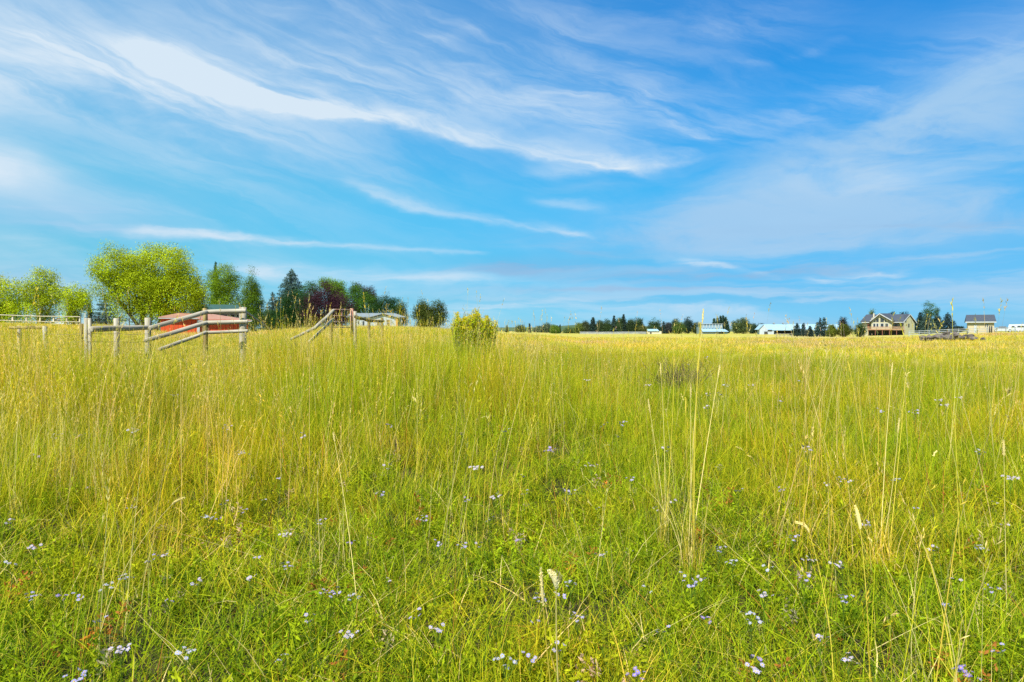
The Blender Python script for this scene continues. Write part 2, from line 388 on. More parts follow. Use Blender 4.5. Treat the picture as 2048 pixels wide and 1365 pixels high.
th = np.linspace(-math.pi, math.pi, 241)
R, T = np.meshgrid(rr, th, indexing='ij')
X = R * np.sin(T); Y = R * np.cos(T); Z = gz(X, Y)
nr, nth = R.shape
idx = np.arange(nr * nth).reshape(nr, nth)
Fg = np.stack([idx[:-1, :-1], idx[:-1, 1:], idx[1:, 1:], idx[1:, :-1]], -1).reshape(-1, 4)[:, ::-1]
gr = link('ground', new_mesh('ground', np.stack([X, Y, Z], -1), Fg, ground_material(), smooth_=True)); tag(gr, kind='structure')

# far hills: low ridge on the horizon, bluish haze mixed into its colour
def hills():
    mb = MB(); rnd = random.Random(5); R0 = 2300
    prof = []
    for k in range(121):
        a = math.radians(-60 + k)
        h = 16 + 10 * math.sin(k * 0.21) + 6 * math.sin(k * 0.57 + 1) + rnd.uniform(-1.5, 1.5) + (14 if 55 < k < 75 else 0)
        prof.append((a, max(4, h)))
    V = []; Fs = []
    for a, h in prof:
        for rr_, hh in ((R0, -2), (R0 + 200, h * 0.45), (R0 + 300, h * 0.6), (R0 + 600, -2)):
            V.append((math.sin(a) * rr_, math.cos(a) * rr_, hh))
    for k in range(120):
        for j in range(3):
            a = k * 4 + j; Fs.append((a, a + 1, a + 5, a + 4))
    m = plain('hill woods', (0.05, 0.09, 0.05), (0.09, 0.12, 0.06), 0.01, 0.95, 0.05, bump=0)
    tag(link('hills', new_mesh('hills', V, Fs, m, smooth_=True)), kind='structure')
hills()

# ---------------------------------------------------------------- vegetation pieces
G_ = dict(green=(0.165, 0.245, 0.007), bright=(0.30, 0.385, 0.009), yellow=(0.45, 0.44, 0.014), gold=(0.60, 0.49, 0.06),
          straw=(0.66, 0.55, 0.20), rust=(0.38, 0.15, 0.03), deep=(0.05, 0.115, 0.008), orange=(0.60, 0.22, 0.03))
def blades(rs, n, rad, h0, h1, w0, w1, bend=0.5, pal=('green',), pw=None, segs=3, tip=0.15, gauss=True, z0=0.0, lean=0.0):
    a = rs.uniform(0, 2 * math.pi, n); rr_ = rad * (np.sqrt(rs.uniform(0, 1, n)))
    bx, by = rr_ * np.cos(a), rr_ * np.sin(a)
    h = rs.uniform(h0, h1, n); w = rs.uniform(w0, w1, n) * 0.5
    da = rs.uniform(0, 2 * math.pi, n); b = np.abs(rs.normal(0, bend, n)); l0 = np.abs(rs.normal(0, lean, n)) if lean else np.zeros(n)
    wa = da + rs.uniform(0.6, 2.5, n)
    t = np.linspace(0, 1, segs + 1)
    pal_ = np.array([G_[p] if isinstance(p, str) else p for p in pal]); ci = rs.choice(len(pal), n, p=pw)
    cb = pal_[ci] * rs.uniform(0.8, 1.2, (n, 1))
    V = np.zeros((n, segs + 1, 2, 3)); C = np.zeros((n, segs + 1, 2, 3))
    for k, tt in enumerate(t):
        s = (l0 * tt + b * tt ** 2.0) * h
        zz = h * (tt - 0.35 * np.minimum(b, 1.2) * tt ** 3)
        cx = bx + np.cos(da) * s; cy = by + np.sin(da) * s
        ww = w * ((1 - tt) ** 0.7 * (1 - tip) + tip)
        for j, sg in enumerate((-1, 1)):
            V[:, k, j, 0] = cx + sg * ww * np.cos(wa); V[:, k, j, 1] = cy + sg * ww * np.sin(wa); V[:, k, j, 2] = zz + z0
            C[:, k, j] = cb
    idx = np.arange(n * (segs + 1) * 2).reshape(n, segs + 1, 2)
    Fq = np.stack([idx[:, :-1, 0], idx[:, :-1, 1], idx[:, 1:, 1], idx[:, 1:, 0]], -1).reshape(-1, 4)
    top = np.stack([bx + np.cos(da) * (l0 + b) * h, by + np.sin(da) * (l0 + b) * h, h * (1 - 0.35 * np.minimum(b, 1.2)) + z0], -1)
    tdir = np.stack([np.cos(da) * (l0 + 2 * b), np.sin(da) * (l0 + 2 * b), 1 - 1.05 * np.minimum(b, 1.2)], -1)
    return V.reshape(-1, 3), Fq, C.reshape(-1, 3), top, tdir, cb
def join(L):
    V = []; Fq = []; C = []; b = 0
    for v, f, c in L:
        V.append(v); Fq.append(f + b); C.append(c); b += len(v)
    return np.concatenate(V), np.concatenate(Fq), np.concatenate(C)
def leaves(rs, P, size, elong, col, jit=0.2, up=0.3, outn=None):
    """one leaf quad (a kite) per point of P"""
    n = len(P)
    d = rs.normal(0, 1, (n, 3)); d[:, 2] += up; d /= np.linalg.norm(d, axis=1, keepdims=True)
    e = rs.normal(0, 1, (n, 3))
    if outn is not None:
        nn = outn + rs.normal(0, 0.5, (n, 3)); e = np.cross(nn, d)
        d = np.cross(e, nn); d /= np.linalg.norm(d, axis=1, keepdims=True) + 1e-9
    e -= (e * d).sum(1, keepdims=True) * d; e /= np.linalg.norm(e, axis=1, keepdims=True) + 1e-9
    s = (size * rs.uniform(0.6, 1.3, (n, 1)))
    V = np.stack([P, P + d * s * 0.5 + e * s * elong * 0.5, P + d * s, P + d * s * 0.5 - e * s * elong * 0.5], 1)
    cc = np.asarray(col); cc = np.broadcast_to(cc, (n, 3)) * rs.uniform(1 - jit, 1 + jit, (n, 1))
    C = np.repeat(cc[:, None, :], 4, 1)
    return V.reshape(-1, 3), np.arange(4 * n).reshape(n, 4), C.reshape(-1, 3)
def seedheads(rs, top, tdir, cb, L, wid, n=7, col=None):
    """a spike of small scales along the last L metres over each stem top"""
    td = tdir / np.linalg.norm(tdir, axis=1, keepdims=True)
    m_ = len(top); t = rs.uniform(-0.1, 1, (m_, n, 1)); 
    P = top[:, None, :] + td[:, None, :] * L * t + rs.normal(0, wid * 0.35, (m_, n, 3)) * (1 - 0.6 * np.abs(t - 0.4))
    c = np.repeat((cb if col is None else np.broadcast_to(col, cb.shape))[:, None, :], n, 1).reshape(-1, 3)
    d = np.repeat(td[:, None, :], n, 1).reshape(-1, 3) + rs.normal(0, 0.25, (m_ * n, 3)); d /= np.linalg.norm(d, axis=1, keepdims=True)
    e = rs.normal(0, 1, d.shape); e -= (e * d).sum(1, keepdims=True) * d; e /= np.linalg.norm(e, axis=1, keepdims=True)
    P = P.reshape(-1, 3); s = L * 0.3
    V = np.stack([P, P + d * s * .5 + e * wid * .5, P + d * s, P + d * s * .5 - e * wid * .5], 1)
    return V.reshape(-1, 3), np.arange(4 * len(P)).reshape(-1, 4), np.repeat((c * rs.uniform(.85, 1.15, (len(c), 1)))[:, None, :], 4, 1).reshape(-1, 3)

def scatter(name, protos, pts, idx, rot, scl, label=None, cat=None):
    c = bpy.data.collections.new(name + ' pieces')
    for k, me in enumerate(protos):
        c.objects.link(bpy.data.objects.new('%s_piece_%02d' % (name, k), me))
    me = bpy.data.meshes.new(name); me.vertices.add(len(pts)); me.vertices.foreach_set('co', np.asarray(pts, np.float32).ravel())
    for nm, ty, arr, key in (('idx', 'INT', idx.astype(np.int32), 'value'), ('rot', 'FLOAT_VECTOR', rot.astype(np.float32).ravel(), 'vector'), ('scl', 'FLOAT_VECTOR', scl.astype(np.float32).ravel(), 'vector')):
        me.attributes.new(nm, ty, 'POINT').data.foreach_set(key, arr)
    o = link(name, me); tag(o, label, cat, kind='stuff')
    ng = bpy.data.node_groups.new(name, 'GeometryNodeTree')
    ng.interface.new_socket('Geometry', in_out='INPUT', socket_type='NodeSocketGeometry')
    ng.interface.new_socket('Geometry', in_out='OUTPUT', socket_type='NodeSocketGeometry')
    N = ng.nodes.new; L = ng.links.new
    gi, go = N('NodeGroupInput'), N('NodeGroupOutput'); iop = N('GeometryNodeInstanceOnPoints')
    ci = N('GeometryNodeCollectionInfo'); ci.inputs[0].default_value = c; ci.inputs[1].default_value = True; ci.inputs[2].default_value = True
    L(gi.outputs[0], iop.inputs['Points']); L(ci.outputs[0], iop.inputs['Instance']); iop.inputs['Pick Instance'].default_value = True
    for nm, ty, sock in (('idx', 'INT', 'Instance Index'), ('rot', 'FLOAT_VECTOR', 'Rotation'), ('scl', 'FLOAT_VECTOR', 'Scale')):
        na = N('GeometryNodeInputNamedAttribute'); na.data_type = ty; na.inputs[0].default_value = nm
        src = na.outputs[0]
        if nm == 'rot':
            e = N('FunctionNodeEulerToRotation'); L(src, e.inputs[0]); src = e.outputs[0]
        L(src, iop.inputs[sock])
    L(iop.outputs[0], go.inputs[0])
    md = o.modifiers.new('scatter', 'NODES'); md.node_group = ng
    return o
def sample_polar(rs, r0, r1, dens, half=math.radians(47), keep=None):
    """points in the wedge with area density dens(r, az)"""
    edges = np.geomspace(r0, r1, 40); out_ = []
    for a, b in zip(edges[:-1], edges[1:]):
        area = half * (b * b - a * a); dmax = dens((a + b) / 2)
        n = rs.poisson(area * dmax)
        r = np.sqrt(rs.uniform(a * a, b * b, n)); t = rs.uniform(-half, half, n)
        out_.append(np.stack([r * np.sin(t), r * np.cos(t)], -1))
    P = np.concatenate(out_)
    if keep is not None: P = P[rs.uniform(0, 1, len(P)) < keep(P[:, 0], P[:, 1])]
    return P
def pxof(x, y): return x / np.maximum(y, 0.1) * F + 1024
def value_noise(x, y, s, seed):
    rs = np.random.RandomState(seed); T_ = rs.uniform(0, 1, (64, 64))
    u = x / s; v = y / s; i = np.floor(u).astype(int); j = np.floor(v).astype(int); fu = u - i; fv = v - j
    fu = fu * fu * (3 - 2 * fu); fv = fv * fv * (3 - 2 * fv); q = lambda a, b: T_[a % 64, b % 64]
    return (q(i, j) * (1 - fu) + q(i + 1, j) * fu) * (1 - fv) + (q(i, j + 1) * (1 - fu) + q(i + 1, j + 1) * fu) * fv
def put(name, protos, P, rs, s0, s1, zs=None, tilt=0.12, label=None, cat=None, idx=None):
    z = gz(P[:, 0], P[:, 1]) - 0.01; n = len(P)
    s = rs.uniform(s0, s1, n); sc = np.stack([s, s, s * (zs if zs is not None else 1)], -1)
    rot = np.stack([rs.normal(0, tilt, n), rs.normal(0, tilt, n), rs.uniform(0, 2 * math.pi, n)], -1)
    if idx is None: idx = rs.randint(0, len(protos), n)
    scatter(name, protos, np.column_stack([P, z]), idx, rot, sc, label, cat)
    print(name, n)

def mesh_of(name, L, mat='grass'):
    V, Fq, C = join(L); return new_mesh(name, V, Fq, M[mat], col=C)

def meadow():
    rs = np.random.RandomState(11)
    # short green turf
    short = []
    for k in range(10):
        a = blades(rs, 105, 0.21, 0.04, 0.17, 0.0028, 0.0068, 0.75, ('green', 'bright', 'yellow', 'deep', 'straw'), [.28, .40, .12, .16, .04], lean=0.6)
        b = blades(rs, 10, 0.2, 0.12, 0.24, 0.002, 0.004, 0.6, ('bright', 'yellow', 'gold'), [.5, .3, .2], lean=0.3)
        short.append(mesh_of('short', [a[:3], b[:3]]))
    P = sample_polar(rs, 1.4, 19, lambda r: 38 * min(1, (4 / r) ** 0.9), keep=lambda x, y: 0.5 + 0.5 * smooth(0.25, 0.45, value_noise(x, y, 0.33, 51)) + 0.5 * smooth(6, 9, np.hypot(x, y)))
    rad = np.hypot(*P.T)
    h = (0.6 + 0.9 * value_noise(P[:, 0], P[:, 1], 0.55, 3)) * (1 + 0.8 * smooth(4, 12, rad))
    put('meadow_grass', short, P, rs, 0.85, 1.25, h, 0.18, 'short fresh green grass covering the whole near meadow', 'grass')
    # leafy herbs low down
    herb = []
    for k in range(12):
        L = []
        for q in range(8):
            ang = rs.uniform(0, 6.28); rr_ = rs.uniform(0, 0.15); hh = rs.uniform(0.05, 0.2)
            lean = rs.uniform(-0.4, 0.4, 2)
            n = 40; t = rs.uniform(0.1, 1, n)
            Pp = np.stack([rr_ * math.cos(ang) + lean[0] * t * hh + rs.normal(0, 0.011, n), rr_ * math.sin(ang) + lean[1] * t * hh + rs.normal(0, 0.011, n), t * hh], -1)
            cc = np.array(G_['bright' if rs.rand() < 0.6 else 'green']) * rs.uniform(0.8, 1.2)
            if k == 3 and q < 4: cc = np.array(G_['orange' if q < 1 else 'rust'])
            elif k in (5, 9) and q < 2: cc = np.array((0.42, 0.36, 0.22))
            L.append(leaves(rs, Pp, 0.021 if q % 2 else 0.030, 0.45 if q % 2 else 0.28, cc, 0.25, 0.3))
        st = blades(rs, 12, 0.15, 0.08, 0.2, 0.002, 0.003, 0.3, ('green', 'rust'), [.5, .5]); L.append(st[:3])
        herb.append(mesh_of('herb', L))
    P = sample_polar(rs, 1.4, 9.5, lambda r: 24 * min(1, (4.0 / r) ** 1.3), keep=lambda x, y: 0.25 + 0.75 * smooth(0.3, 0.5, value_noise(x, y, 0.4, 8)))
    put('undergrowth', herb, P, rs, 0.7, 1.25, None, 0.2, 'low leafy herbs growing between the grass close to the camera', 'undergrowth')
    # medium blades
    med = []
    for k in range(8):
        a = blades(rs, 60, 0.22, 0.25, 0.55, 0.0025, 0.0052, 0.4, ('green', 'bright', 'yellow', 'gold', 'rust'), [.10, .46, .36, .06, .02], segs=4, lean=0.12)
        med.append(mesh_of('medium', [a[:3]]))
    def kp(x, y):
        r = np.hypot(x, y); px = pxof(x, y)
        base = 0.03 + 0.97 * smooth(4.0, 8.5, r)
        return base * (0.35 + 0.95 * value_noise(x, y, 1.3, 21)) * np.where(px > 1050, 0.85, 1)
    P = sample_polar(rs, 1.8, 50, lambda r: 16 * min(1, (9 / r) ** 1.0), keep=kp)
    rad = np.hypot(*P.T); lf = 1 - smooth(1020, 1250, pxof(P[:, 0], P[:, 1]))
    h = (0.62 + 0.6 * value_noise(P[:, 0], P[:, 1], 1.6, 5)) * (0.8 + 0.4 * smooth(6, 12, rad)) * (1 + 0.55 * lf * smooth(6, 9, rad) * (1 - smooth(12, 18, rad))) * (1 - 0.35 * smooth(16, 30, rad))
    put('tall_green_grass', med, P, rs, 0.9, 1.3, h, 0.1, 'knee high yellow green grass across the middle of the meadow', 'grass')
    # golden stalks with seed heads
    tall = []
    for k in range(10):
        n = 9
        a = blades(rs, n, 0.16, 0.62, 1.0, 0.0022, 0.0035, 0.16, ('gold', 'straw', 'yellow'), [.36, .40, .24], segs=5, tip=0.5, lean=0.08)
        hd = seedheads(rs, a[3], a[4], a[5], 0.10, 0.0042, 8)
        b = blades(rs, 16, 0.16, 0.3, 0.7, 0.0025, 0.0045, 0.35, ('gold', 'yellow', 'straw'), [.4, .4, .2], segs=4, lean=0.15)
        tall.append(mesh_of('tall', [a[:3], hd, b[:3]]))
    def kt(x, y):
        r = np.hypot(x, y); px = pxof(x, y)
        left = (1 - 0.55 * smooth(450, 750, px)) * (1 - smooth(1000, 1200, px))
        near = smooth(4.5, 8.5, r) * 0.95 + 0.05
        dn = np.maximum(left * near * (1 + 0.4 * smooth(8, 10, r)) * (1 + 0.5 * (1 - smooth(350, 520, px))), 0.06 + 0.12 * smooth(5, 11, r) + 0 * r)
        return dn * (0.35 + 0.9 * value_noise(x, y, 1.1, 33))
    P = sample_polar(rs, 2.2, 24, lambda r: 13 * min(1, (9 / r) ** 0.6), keep=kt)
    h = (0.84 + 0.28 * value_noise(P[:, 0], P[:, 1], 2.0, 6)) * np.where(pxof(P[:, 0], P[:, 1]) > 1080, 0.84, 1.04)
    put('golden_grass', tall, P, rs, 0.85, 1.15, h, 0.07, 'tall golden seeding grass filling the meadow up to the fence', 'grass')
    # lone high stalks, standing above the horizon
    hi = []
    for k in range(8):
        a = blades(rs, 2, 0.1, 1.2, 1.64, 0.003, 0.0045, (0.16, 0.1, 0.3, 0.12)[k % 4], ('gold', 'straw'), [.4, .6], segs=7, tip=0.5, lean=0.08)
        hi.append(mesh_of('high', [a[:3], seedheads(rs, a[3], a[4], a[5], 0.10, 0.006, 12)]))
    def kh(x, y):
        px = pxof(x, y); w = 0.14 + 0.86 * np.exp(-((px - 600) / 110.0) ** 2) + 0.5 * np.exp(-((px - 1060) / 110.0) ** 2) + 0.36 * (px > 1200) + 0.3 * (px > 1600) + 0.3 * np.exp(-((px - 1960) / 90.0) ** 2) + 0.10 * (px < 450)
        return np.minimum(w, 1) * smooth(3.5, 7, np.hypot(x, y))
    P = sample_polar(rs, 3.6, 15, lambda r: 5.0, keep=kh)
    put('seeding_grass', hi, P, rs, 0.68, 1.04, None, 0.05, 'thin seeding grass stalks rising above the horizon', 'grass')
    # dry litter
    dry = []
    for k in range(4):
        a = blades(rs, 24, 0.3, 0.05, 0.22, 0.0018, 0.003, 0.5, ('straw', 'gold', 'rust'), [.5, .3, .2], segs=3, lean=1.6)
        dry.append(mesh_of('dry', [a[:3]]))
    P = sample_polar(rs, 1.5, 9, lambda r: 5, keep=lambda x, y: 0.3 + 0.7 * (value_noise(x, y, 0.8, 14) > 0.5))
    put('dry_grass', dry, P, rs, 0.8, 1.3, None, 0.2, 'loose dry straw coloured stems lying between the green blades', 'grass')
    # the mown yellow field beyond
    fld = []
    for k in range(6):
        a = blades(rs, 170, 0.8, 0.08, 0.24, 0.008, 0.02, 0.4, ('gold', 'yellow', 'bright', 'straw', 'green'), [.36, .26, .08, .24, .06], segs=2, lean=0.3)
        fld.append(mesh_of('field', [a[:3]]))
    P = sample_polar(rs, 24, 130, lambda r: 2.4 * min(1, (26 / r) ** 1.35), keep=lambda x, y: np.maximum(smooth(34, 46, np.hypot(x, y)), np.where(pxof(x, y) < 1050, 1.0, 0.0)))
    h = 0.7 + 0.9 * value_noise(P[:, 0], P[:, 1], 5, 40) + 0.3 * (np.hypot(*P.T) < 30)
    put('field_grass', fld, P, rs, 0.9, 1.7, h, 0.05, 'lower yellow grass of the open field behind the tall meadow', 'grass')
meadow()

# ---------------------------------------------------------------- trees
TREES = 'trees and shrubs round the field'
def crown_points(rs, lobes, ncl, per, csize, ball=1.0):
    vol = np.array([a[3] * a[4] * a[5] for a in lobes]); pr = vol / vol.sum(); ci = rs.choice(len(lobes), ncl, p=pr)
    d = rs.normal(0, 1, (ncl, 3)); d /= np.linalg.norm(d, axis=1, keepdims=True)
    rad = rs.uniform(0.15, 1.0, (ncl, 1)) ** 0.42
    Lb = np.array(lobes)[ci]; C = Lb[:, :3] + d * rad * Lb[:, 3:6] * (1 + rs.normal(0, 0.07, (ncl, 1)))
    P = C[:, None, :] + np.clip(rs.normal(0, csize, (ncl, per, 3)), -1.5 * csize, 1.5 * csize) * np.array([1, 1, 0.8])
    return C, P
def broadleaf(name, label, px, D, lobes, col, leaf=0.22, ncl=170, per=34, csize=0.42, seed=1, trunk=0.2, stems=1, lean=0.0, top=None, bark='bark', group=TREES, cat='tree', elong=0.5, limbs=12, vary=0.42, trunk_px=None, puff=1.1):
    """lobes in photo pixels (px, py, rx, ry) at distance D"""
    rs = np.random.RandomState(seed); rnd = random.Random(seed)
    base = gp(trunk_px if trunk_px else px, D); s = D / F
    Lb = []
    for q in lobes:
        c = at(q[0], q[1], D) - base; Lb.append([c.x, c.y, c.z, q[2] * s * puff, min(q[2], q[3]) * s * 0.95, q[3] * s * puff])
    per = int(per * 2.5); C, P = crown_points(rs, Lb, ncl, per, csize)
    lum = rs.uniform(1 - vary, 1 + vary, (ncl, 1)); hue = rs.uniform(0, 1, (ncl, 1))
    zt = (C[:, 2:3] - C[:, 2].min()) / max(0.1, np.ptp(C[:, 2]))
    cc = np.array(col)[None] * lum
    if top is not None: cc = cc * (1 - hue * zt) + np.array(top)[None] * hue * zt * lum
    cc = np.repeat(cc[:, None, :], per, 1).reshape(-1, 3)
    ok = P.reshape(-1, 3)[:, 2] > 0.05
    lc = np.array(Lb)[:, :3]; lr = np.array(Lb)[:, 3:6]; PP = P.reshape(-1, 3)[ok]
    near_l = np.argmin((((PP[:, None, :] - lc[None]) / lr[None]) ** 2).sum(2), 1)
    on = (PP - lc[near_l]) / lr[near_l]; on /= np.linalg.norm(on, axis=1, keepdims=True) + 1e-6
    oc = PP - np.repeat(C, per, 0)[ok]; oc /= np.linalg.norm(oc, axis=1, keepdims=True) + 1e-6
    outn = 0.7 * on + 0.8 * oc; outn /= np.linalg.norm(outn, axis=1, keepdims=True) + 1e-6
    V, Fq, CC = leaves(rs, PP, leaf * 0.62, elong * 1.15, cc[ok], 0.10, 0.1, outn)
    o = empty(name, base); tag(o, label, cat, group)
    link('crown', new_mesh('crown', V, Fq, M['leaf'], col=CC), o)
    mb = MB(); order = np.argsort(rs.rand(ncl))[:limbs]
    for k in range(stems):
        mid = Vector(Lb[k % len(Lb)][:3]); b0 = Vector((rnd.uniform(-.15, .15) * stems, rnd.uniform(-.15, .15), -0.2))
        j = b0.lerp(mid, 0.42) + Vector((lean * 0.3, 0, 0.2)); e = b0.lerp(mid, 0.95)
        mb.tube([b0, b0.lerp(j, 0.5) + Vector((rnd.uniform(-.1, .1), 0, 0)), j, e], [trunk, trunk * 0.8, trunk * 0.62, trunk * 0.25], 7, rnd=rnd, jit=0.08)
        for i in order[k::stems]:
            c = Vector(C[i]); st_ = b0.lerp(j, rnd.uniform(0.75, 1.0))
            m1 = st_.lerp(c, 0.5) + Vector((rnd.uniform(-.2, .2), rnd.uniform(-.2, .2), rnd.uniform(0, .4)))
            mb.tube([st_, m1, c], [trunk * 0.34, trunk * 0.2, trunk * 0.06], 5, cap=False)
    mb.build('trunk', M[bark], o, sm=True)
    return o
def conifer(name, label, px, D, ytop, hw, col, seed=1, dens=1.0, slim=1.0, droop=0.25, group=TREES, cat='tree', ybase=None, leaf=0.2, tip=None):
    rs = np.random.RandomState(seed); rnd = random.Random(seed); s = D / F
    base = gp(px, D); H = zat(ytop, D) - base.z; R0 = hw * s
    o = empty(name, base); tag(o, label, cat, group)
    L = []; br = MB()
    br.tube([(0, 0, -0.2), (0, 0, H * 0.5), (0, 0, H * 0.97)], [0.035 * H ** 0.9, 0.02 * H ** 0.9, 0.01], 7)
    nl = int(max(12, H / 0.34) * dens)
    P = []; Dn = []; 
    for k in range(nl):
        t = (k + rnd.random() * 0.6) / nl; z = H * (0.04 + 0.94 * t)
        rr_ = 1.1 * R0 * (1 - t) ** (0.75 * slim) * rnd.uniform(0.78, 1.12) + 0.05
        nb = max(4, int(9 - 4 * t)); ph = rnd.uniform(0, 6.28)
        for b in range(nb):
            a = ph + 6.283 * b / nb + rnd.uniform(-.25, .25); rl = rr_ * rnd.uniform(0.72, 1.12)
            n = max(6, int(rl / leaf * 9.0)); u = rs.uniform(0.1, 1, n) ** 0.8
            zz = z + (0.25 * np.sin(u * 2.2) - droop * u) * rl * 0.7 + 0.12 * rl * u ** 3
            wd = 0.22 * rl * (1 - u) + 0.05
            P.append(np.stack([np.cos(a) * rl * u + rs.normal(0, 1, n) * wd * 0.6, np.sin(a) * rl * u + rs.normal(0, 1, n) * wd * 0.6, zz + rs.normal(0, 0.05, n)], -1))
            Dn.append(np.full(n, rnd.uniform(0.75, 1.25)))
            if b % 2 == 0: br.tube([(0, 0, z), (math.cos(a) * rl * .8, math.sin(a) * rl * .8, z - droop * .4 * rl)], [0.02, 0.008], 4, cap=False)
    P = np.concatenate(P); lum = np.concatenate(Dn)[:, None]
    V, Fq, CC = leaves(rs, P, leaf, 0.42, np.array(col)[None] * lum, 0.2, 0.15)
    link('crown', new_mesh('crown', V, Fq, M['needle'], col=CC), o)
    br.build('trunk', M['bark'], o)
    return o
WIL = (0.29, 0.39, 0.008); WTOP = (0.44, 0.49, 0.010); DKG = (0.028, 0.07, 0.010); GRN = (0.06, 0.13, 0.012); BLU = (0.06, 0.105, 0.09); PUR = (0.045, 0.018, 0.028)
broadleaf('willow_tree', 'yellow green bushy willow at the far left edge', 5, 68, [(8, 600, 40, 40), (-30, 610, 40, 45), (5, 632, 55, 24), (50, 628, 20, 20)], WIL, 0.22, 330, 34, 0.40, 3, top=(0.42, 0.42, 0.015))
broadleaf('willow_tree', 'slim pale green willow second from the left edge, many thin stems', 88, 72, [(88, 566, 26, 28), (68, 592, 24, 24), (112, 590, 20, 24), (90, 612, 34, 22), (88, 640, 16, 16)], WIL, 0.20, 270, 28, 0.38, 4, 0.16, 3, top=WTOP, bark='grey bark')
broadleaf('willow_tree', 'small willow leaning right beside the double fence post', 150, 70, [(152, 596, 22, 22), (138, 614, 16, 14), (165, 608, 14, 20), (138, 636, 9, 9)], WIL, 0.19, 170, 26, 0.34, 5, 0.14, 1, top=WTOP, trunk_px=124)
broadleaf('willow_tree', 'largest willow, broad two lobed crown behind the log fence', 300, 76, [(232, 540, 40, 44), (215, 575, 32, 30), (320, 545, 62, 52), (345, 590, 55, 42), (275, 580, 40, 40), (385, 590, 22, 42), (300, 625, 62, 24), (235, 630, 16, 26)], WIL, 0.23, 1150, 34, 0.45, 6, 0.24, 5, top=WTOP, limbs=40)
broadleaf('round_shrub', 'small nearly black round shrub under the leaning willow', 148, 88, [(150, 632, 9, 11), (146, 642, 9, 9)], (0.012, 0.02, 0.012), 0.2, 50, 26, 0.25, 7, cat='shrub')
conifer('arborvitae', 'thin dark columnar evergreen just above the double fence post', 180, 90, 603, 5.5, (0.02, 0.06, 0.025), 8, 1.2, 0.35)
conifer('spruce_tree', 'blue spruce left of the largest willow', 212, 92, 588, 34, BLU, 9, 1.1)
conifer('spruce_tree', 'dark conifer tip showing above the bright green maple', 432, 170, 521, 16, DKG, 10, leaf=0.3)
broadleaf('shade_tree', 'dark green tree peeping out behind the right edge of the largest willow', 396, 110, [(398, 602, 14, 36), (400, 630, 14, 22)], DKG, 0.26, 120, 30, 0.45, 12)
broadleaf('maple_tree', 'bright green maple above the green roofed house', 447, 150, [(448, 562, 30, 28), (432, 588, 22, 30), (466, 585, 20, 30), (450, 615, 34, 28)], (0.125, 0.22, 0.009), 0.34, 420, 30, 0.62, 13, 0.3, top=(0.22, 0.32, 0.010))
broadleaf('birch_tree', 'narrow pointed green tree right of the green roofed house', 505, 145, [(504, 556, 9, 18), (503, 580, 15, 20), (506, 608, 19, 24), (504, 636, 20, 22)], (0.075, 0.15, 0.010), 0.30, 420, 28, 0.48, 14, 0.2, top=(0.16, 0.23, 0.012))
broadleaf('shrub', 'low dark green shrubs between the pointed tree and the blue spruce', 535, 140, [(530, 640, 22, 18), (548, 645, 18, 15)], (0.03, 0.065, 0.015), 0.28, 130, 30, 0.45, 15, cat='shrub')
conifer('spruce_tree', 'largest blue spruce, second tallest of the dark group', 584, 150, 537, 52, BLU, 16, 1.2, leaf=0.30)
conifer('spruce_tree', 'low blue spruce at the left foot of the largest blue spruce', 546, 146, 583, 24, BLU, 17, 1.0, leaf=0.28)
broadleaf('shade_tree', 'dark green tree in front of the blue spruce', 588, 138, [(588, 612, 28, 30), (572, 640, 30, 22), (612, 640, 24, 22)], (0.018, 0.055, 0.012), 0.3, 330, 28, 0.5, 18)
broadleaf('shade_tree', 'dark green tree between the blue spruce and the purple maple', 628, 146, [(622, 592, 24, 26), (624, 625, 26, 30)], (0.03, 0.075, 0.014), 0.3, 240, 28, 0.5, 19)
broadleaf('purple_maple', 'wide dark purple leaved maple left of the metal gate', 655, 136, [(650, 592, 30, 24), (640, 618, 38, 28), (680, 620, 28, 28), (655, 645, 44, 18)], PUR, 0.3, 470, 30, 0.52, 20, 0.25, vary=0.4)
broadleaf('shade_tree', 'bright green tree rising behind the purple maple', 662, 165, [(654, 570, 13, 14), (672, 580, 18, 20), (680, 602, 16, 22)], (0.12, 0.22, 0.010), 0.34, 300, 28, 0.55, 21)
broadleaf('shade_tree', 'mid green leafy tree behind the white house', 716, 160, [(718, 588, 20, 20), (702, 605, 24, 26), (732, 612, 26, 26), (700, 632, 28, 20)], (0.06, 0.14, 0.014), 0.32, 330, 28, 0.55, 22)
broadleaf('purple_maple', 'purple leaved tree behind the white house', 732, 168, [(716, 578, 12, 10), (738, 590, 12, 14), (745, 600, 9, 12)], PUR, 0.3, 150, 26, 0.5, 23, vary=0.4)
broadleaf('shade_tree', 'dark spreading tree over the right half of the white house', 775, 158, [(768, 608, 20, 17), (788, 612, 18, 15), (756, 624, 22, 16), (792, 628, 18, 16)], (0.022, 0.06, 0.012), 0.3, 250, 28, 0.5, 24)
broadleaf('shrub', 'olive shrub at the right end of the white house', 803, 140, [(803, 618, 9, 12), (804, 636, 10, 16)], (0.06, 0.075, 0.014), 0.28, 90, 24, 0.42, 25, cat='shrub')
broadleaf('apple_tree', 'olive green old fruit tree with ragged sprigs left of the yellow bush', 860, 95, [(846, 606, 6, 9), (848, 624, 18, 15), (876, 617, 11, 15), (862, 640, 26, 15), (884, 628, 9, 8), (826, 632, 10, 5), (850, 652, 22, 8), (866, 606, 3, 6)], (0.055, 0.075, 0.012), 0.22, 330, 28, 0.36, 26, 0.16, 2, vary=0.4, limbs=16)
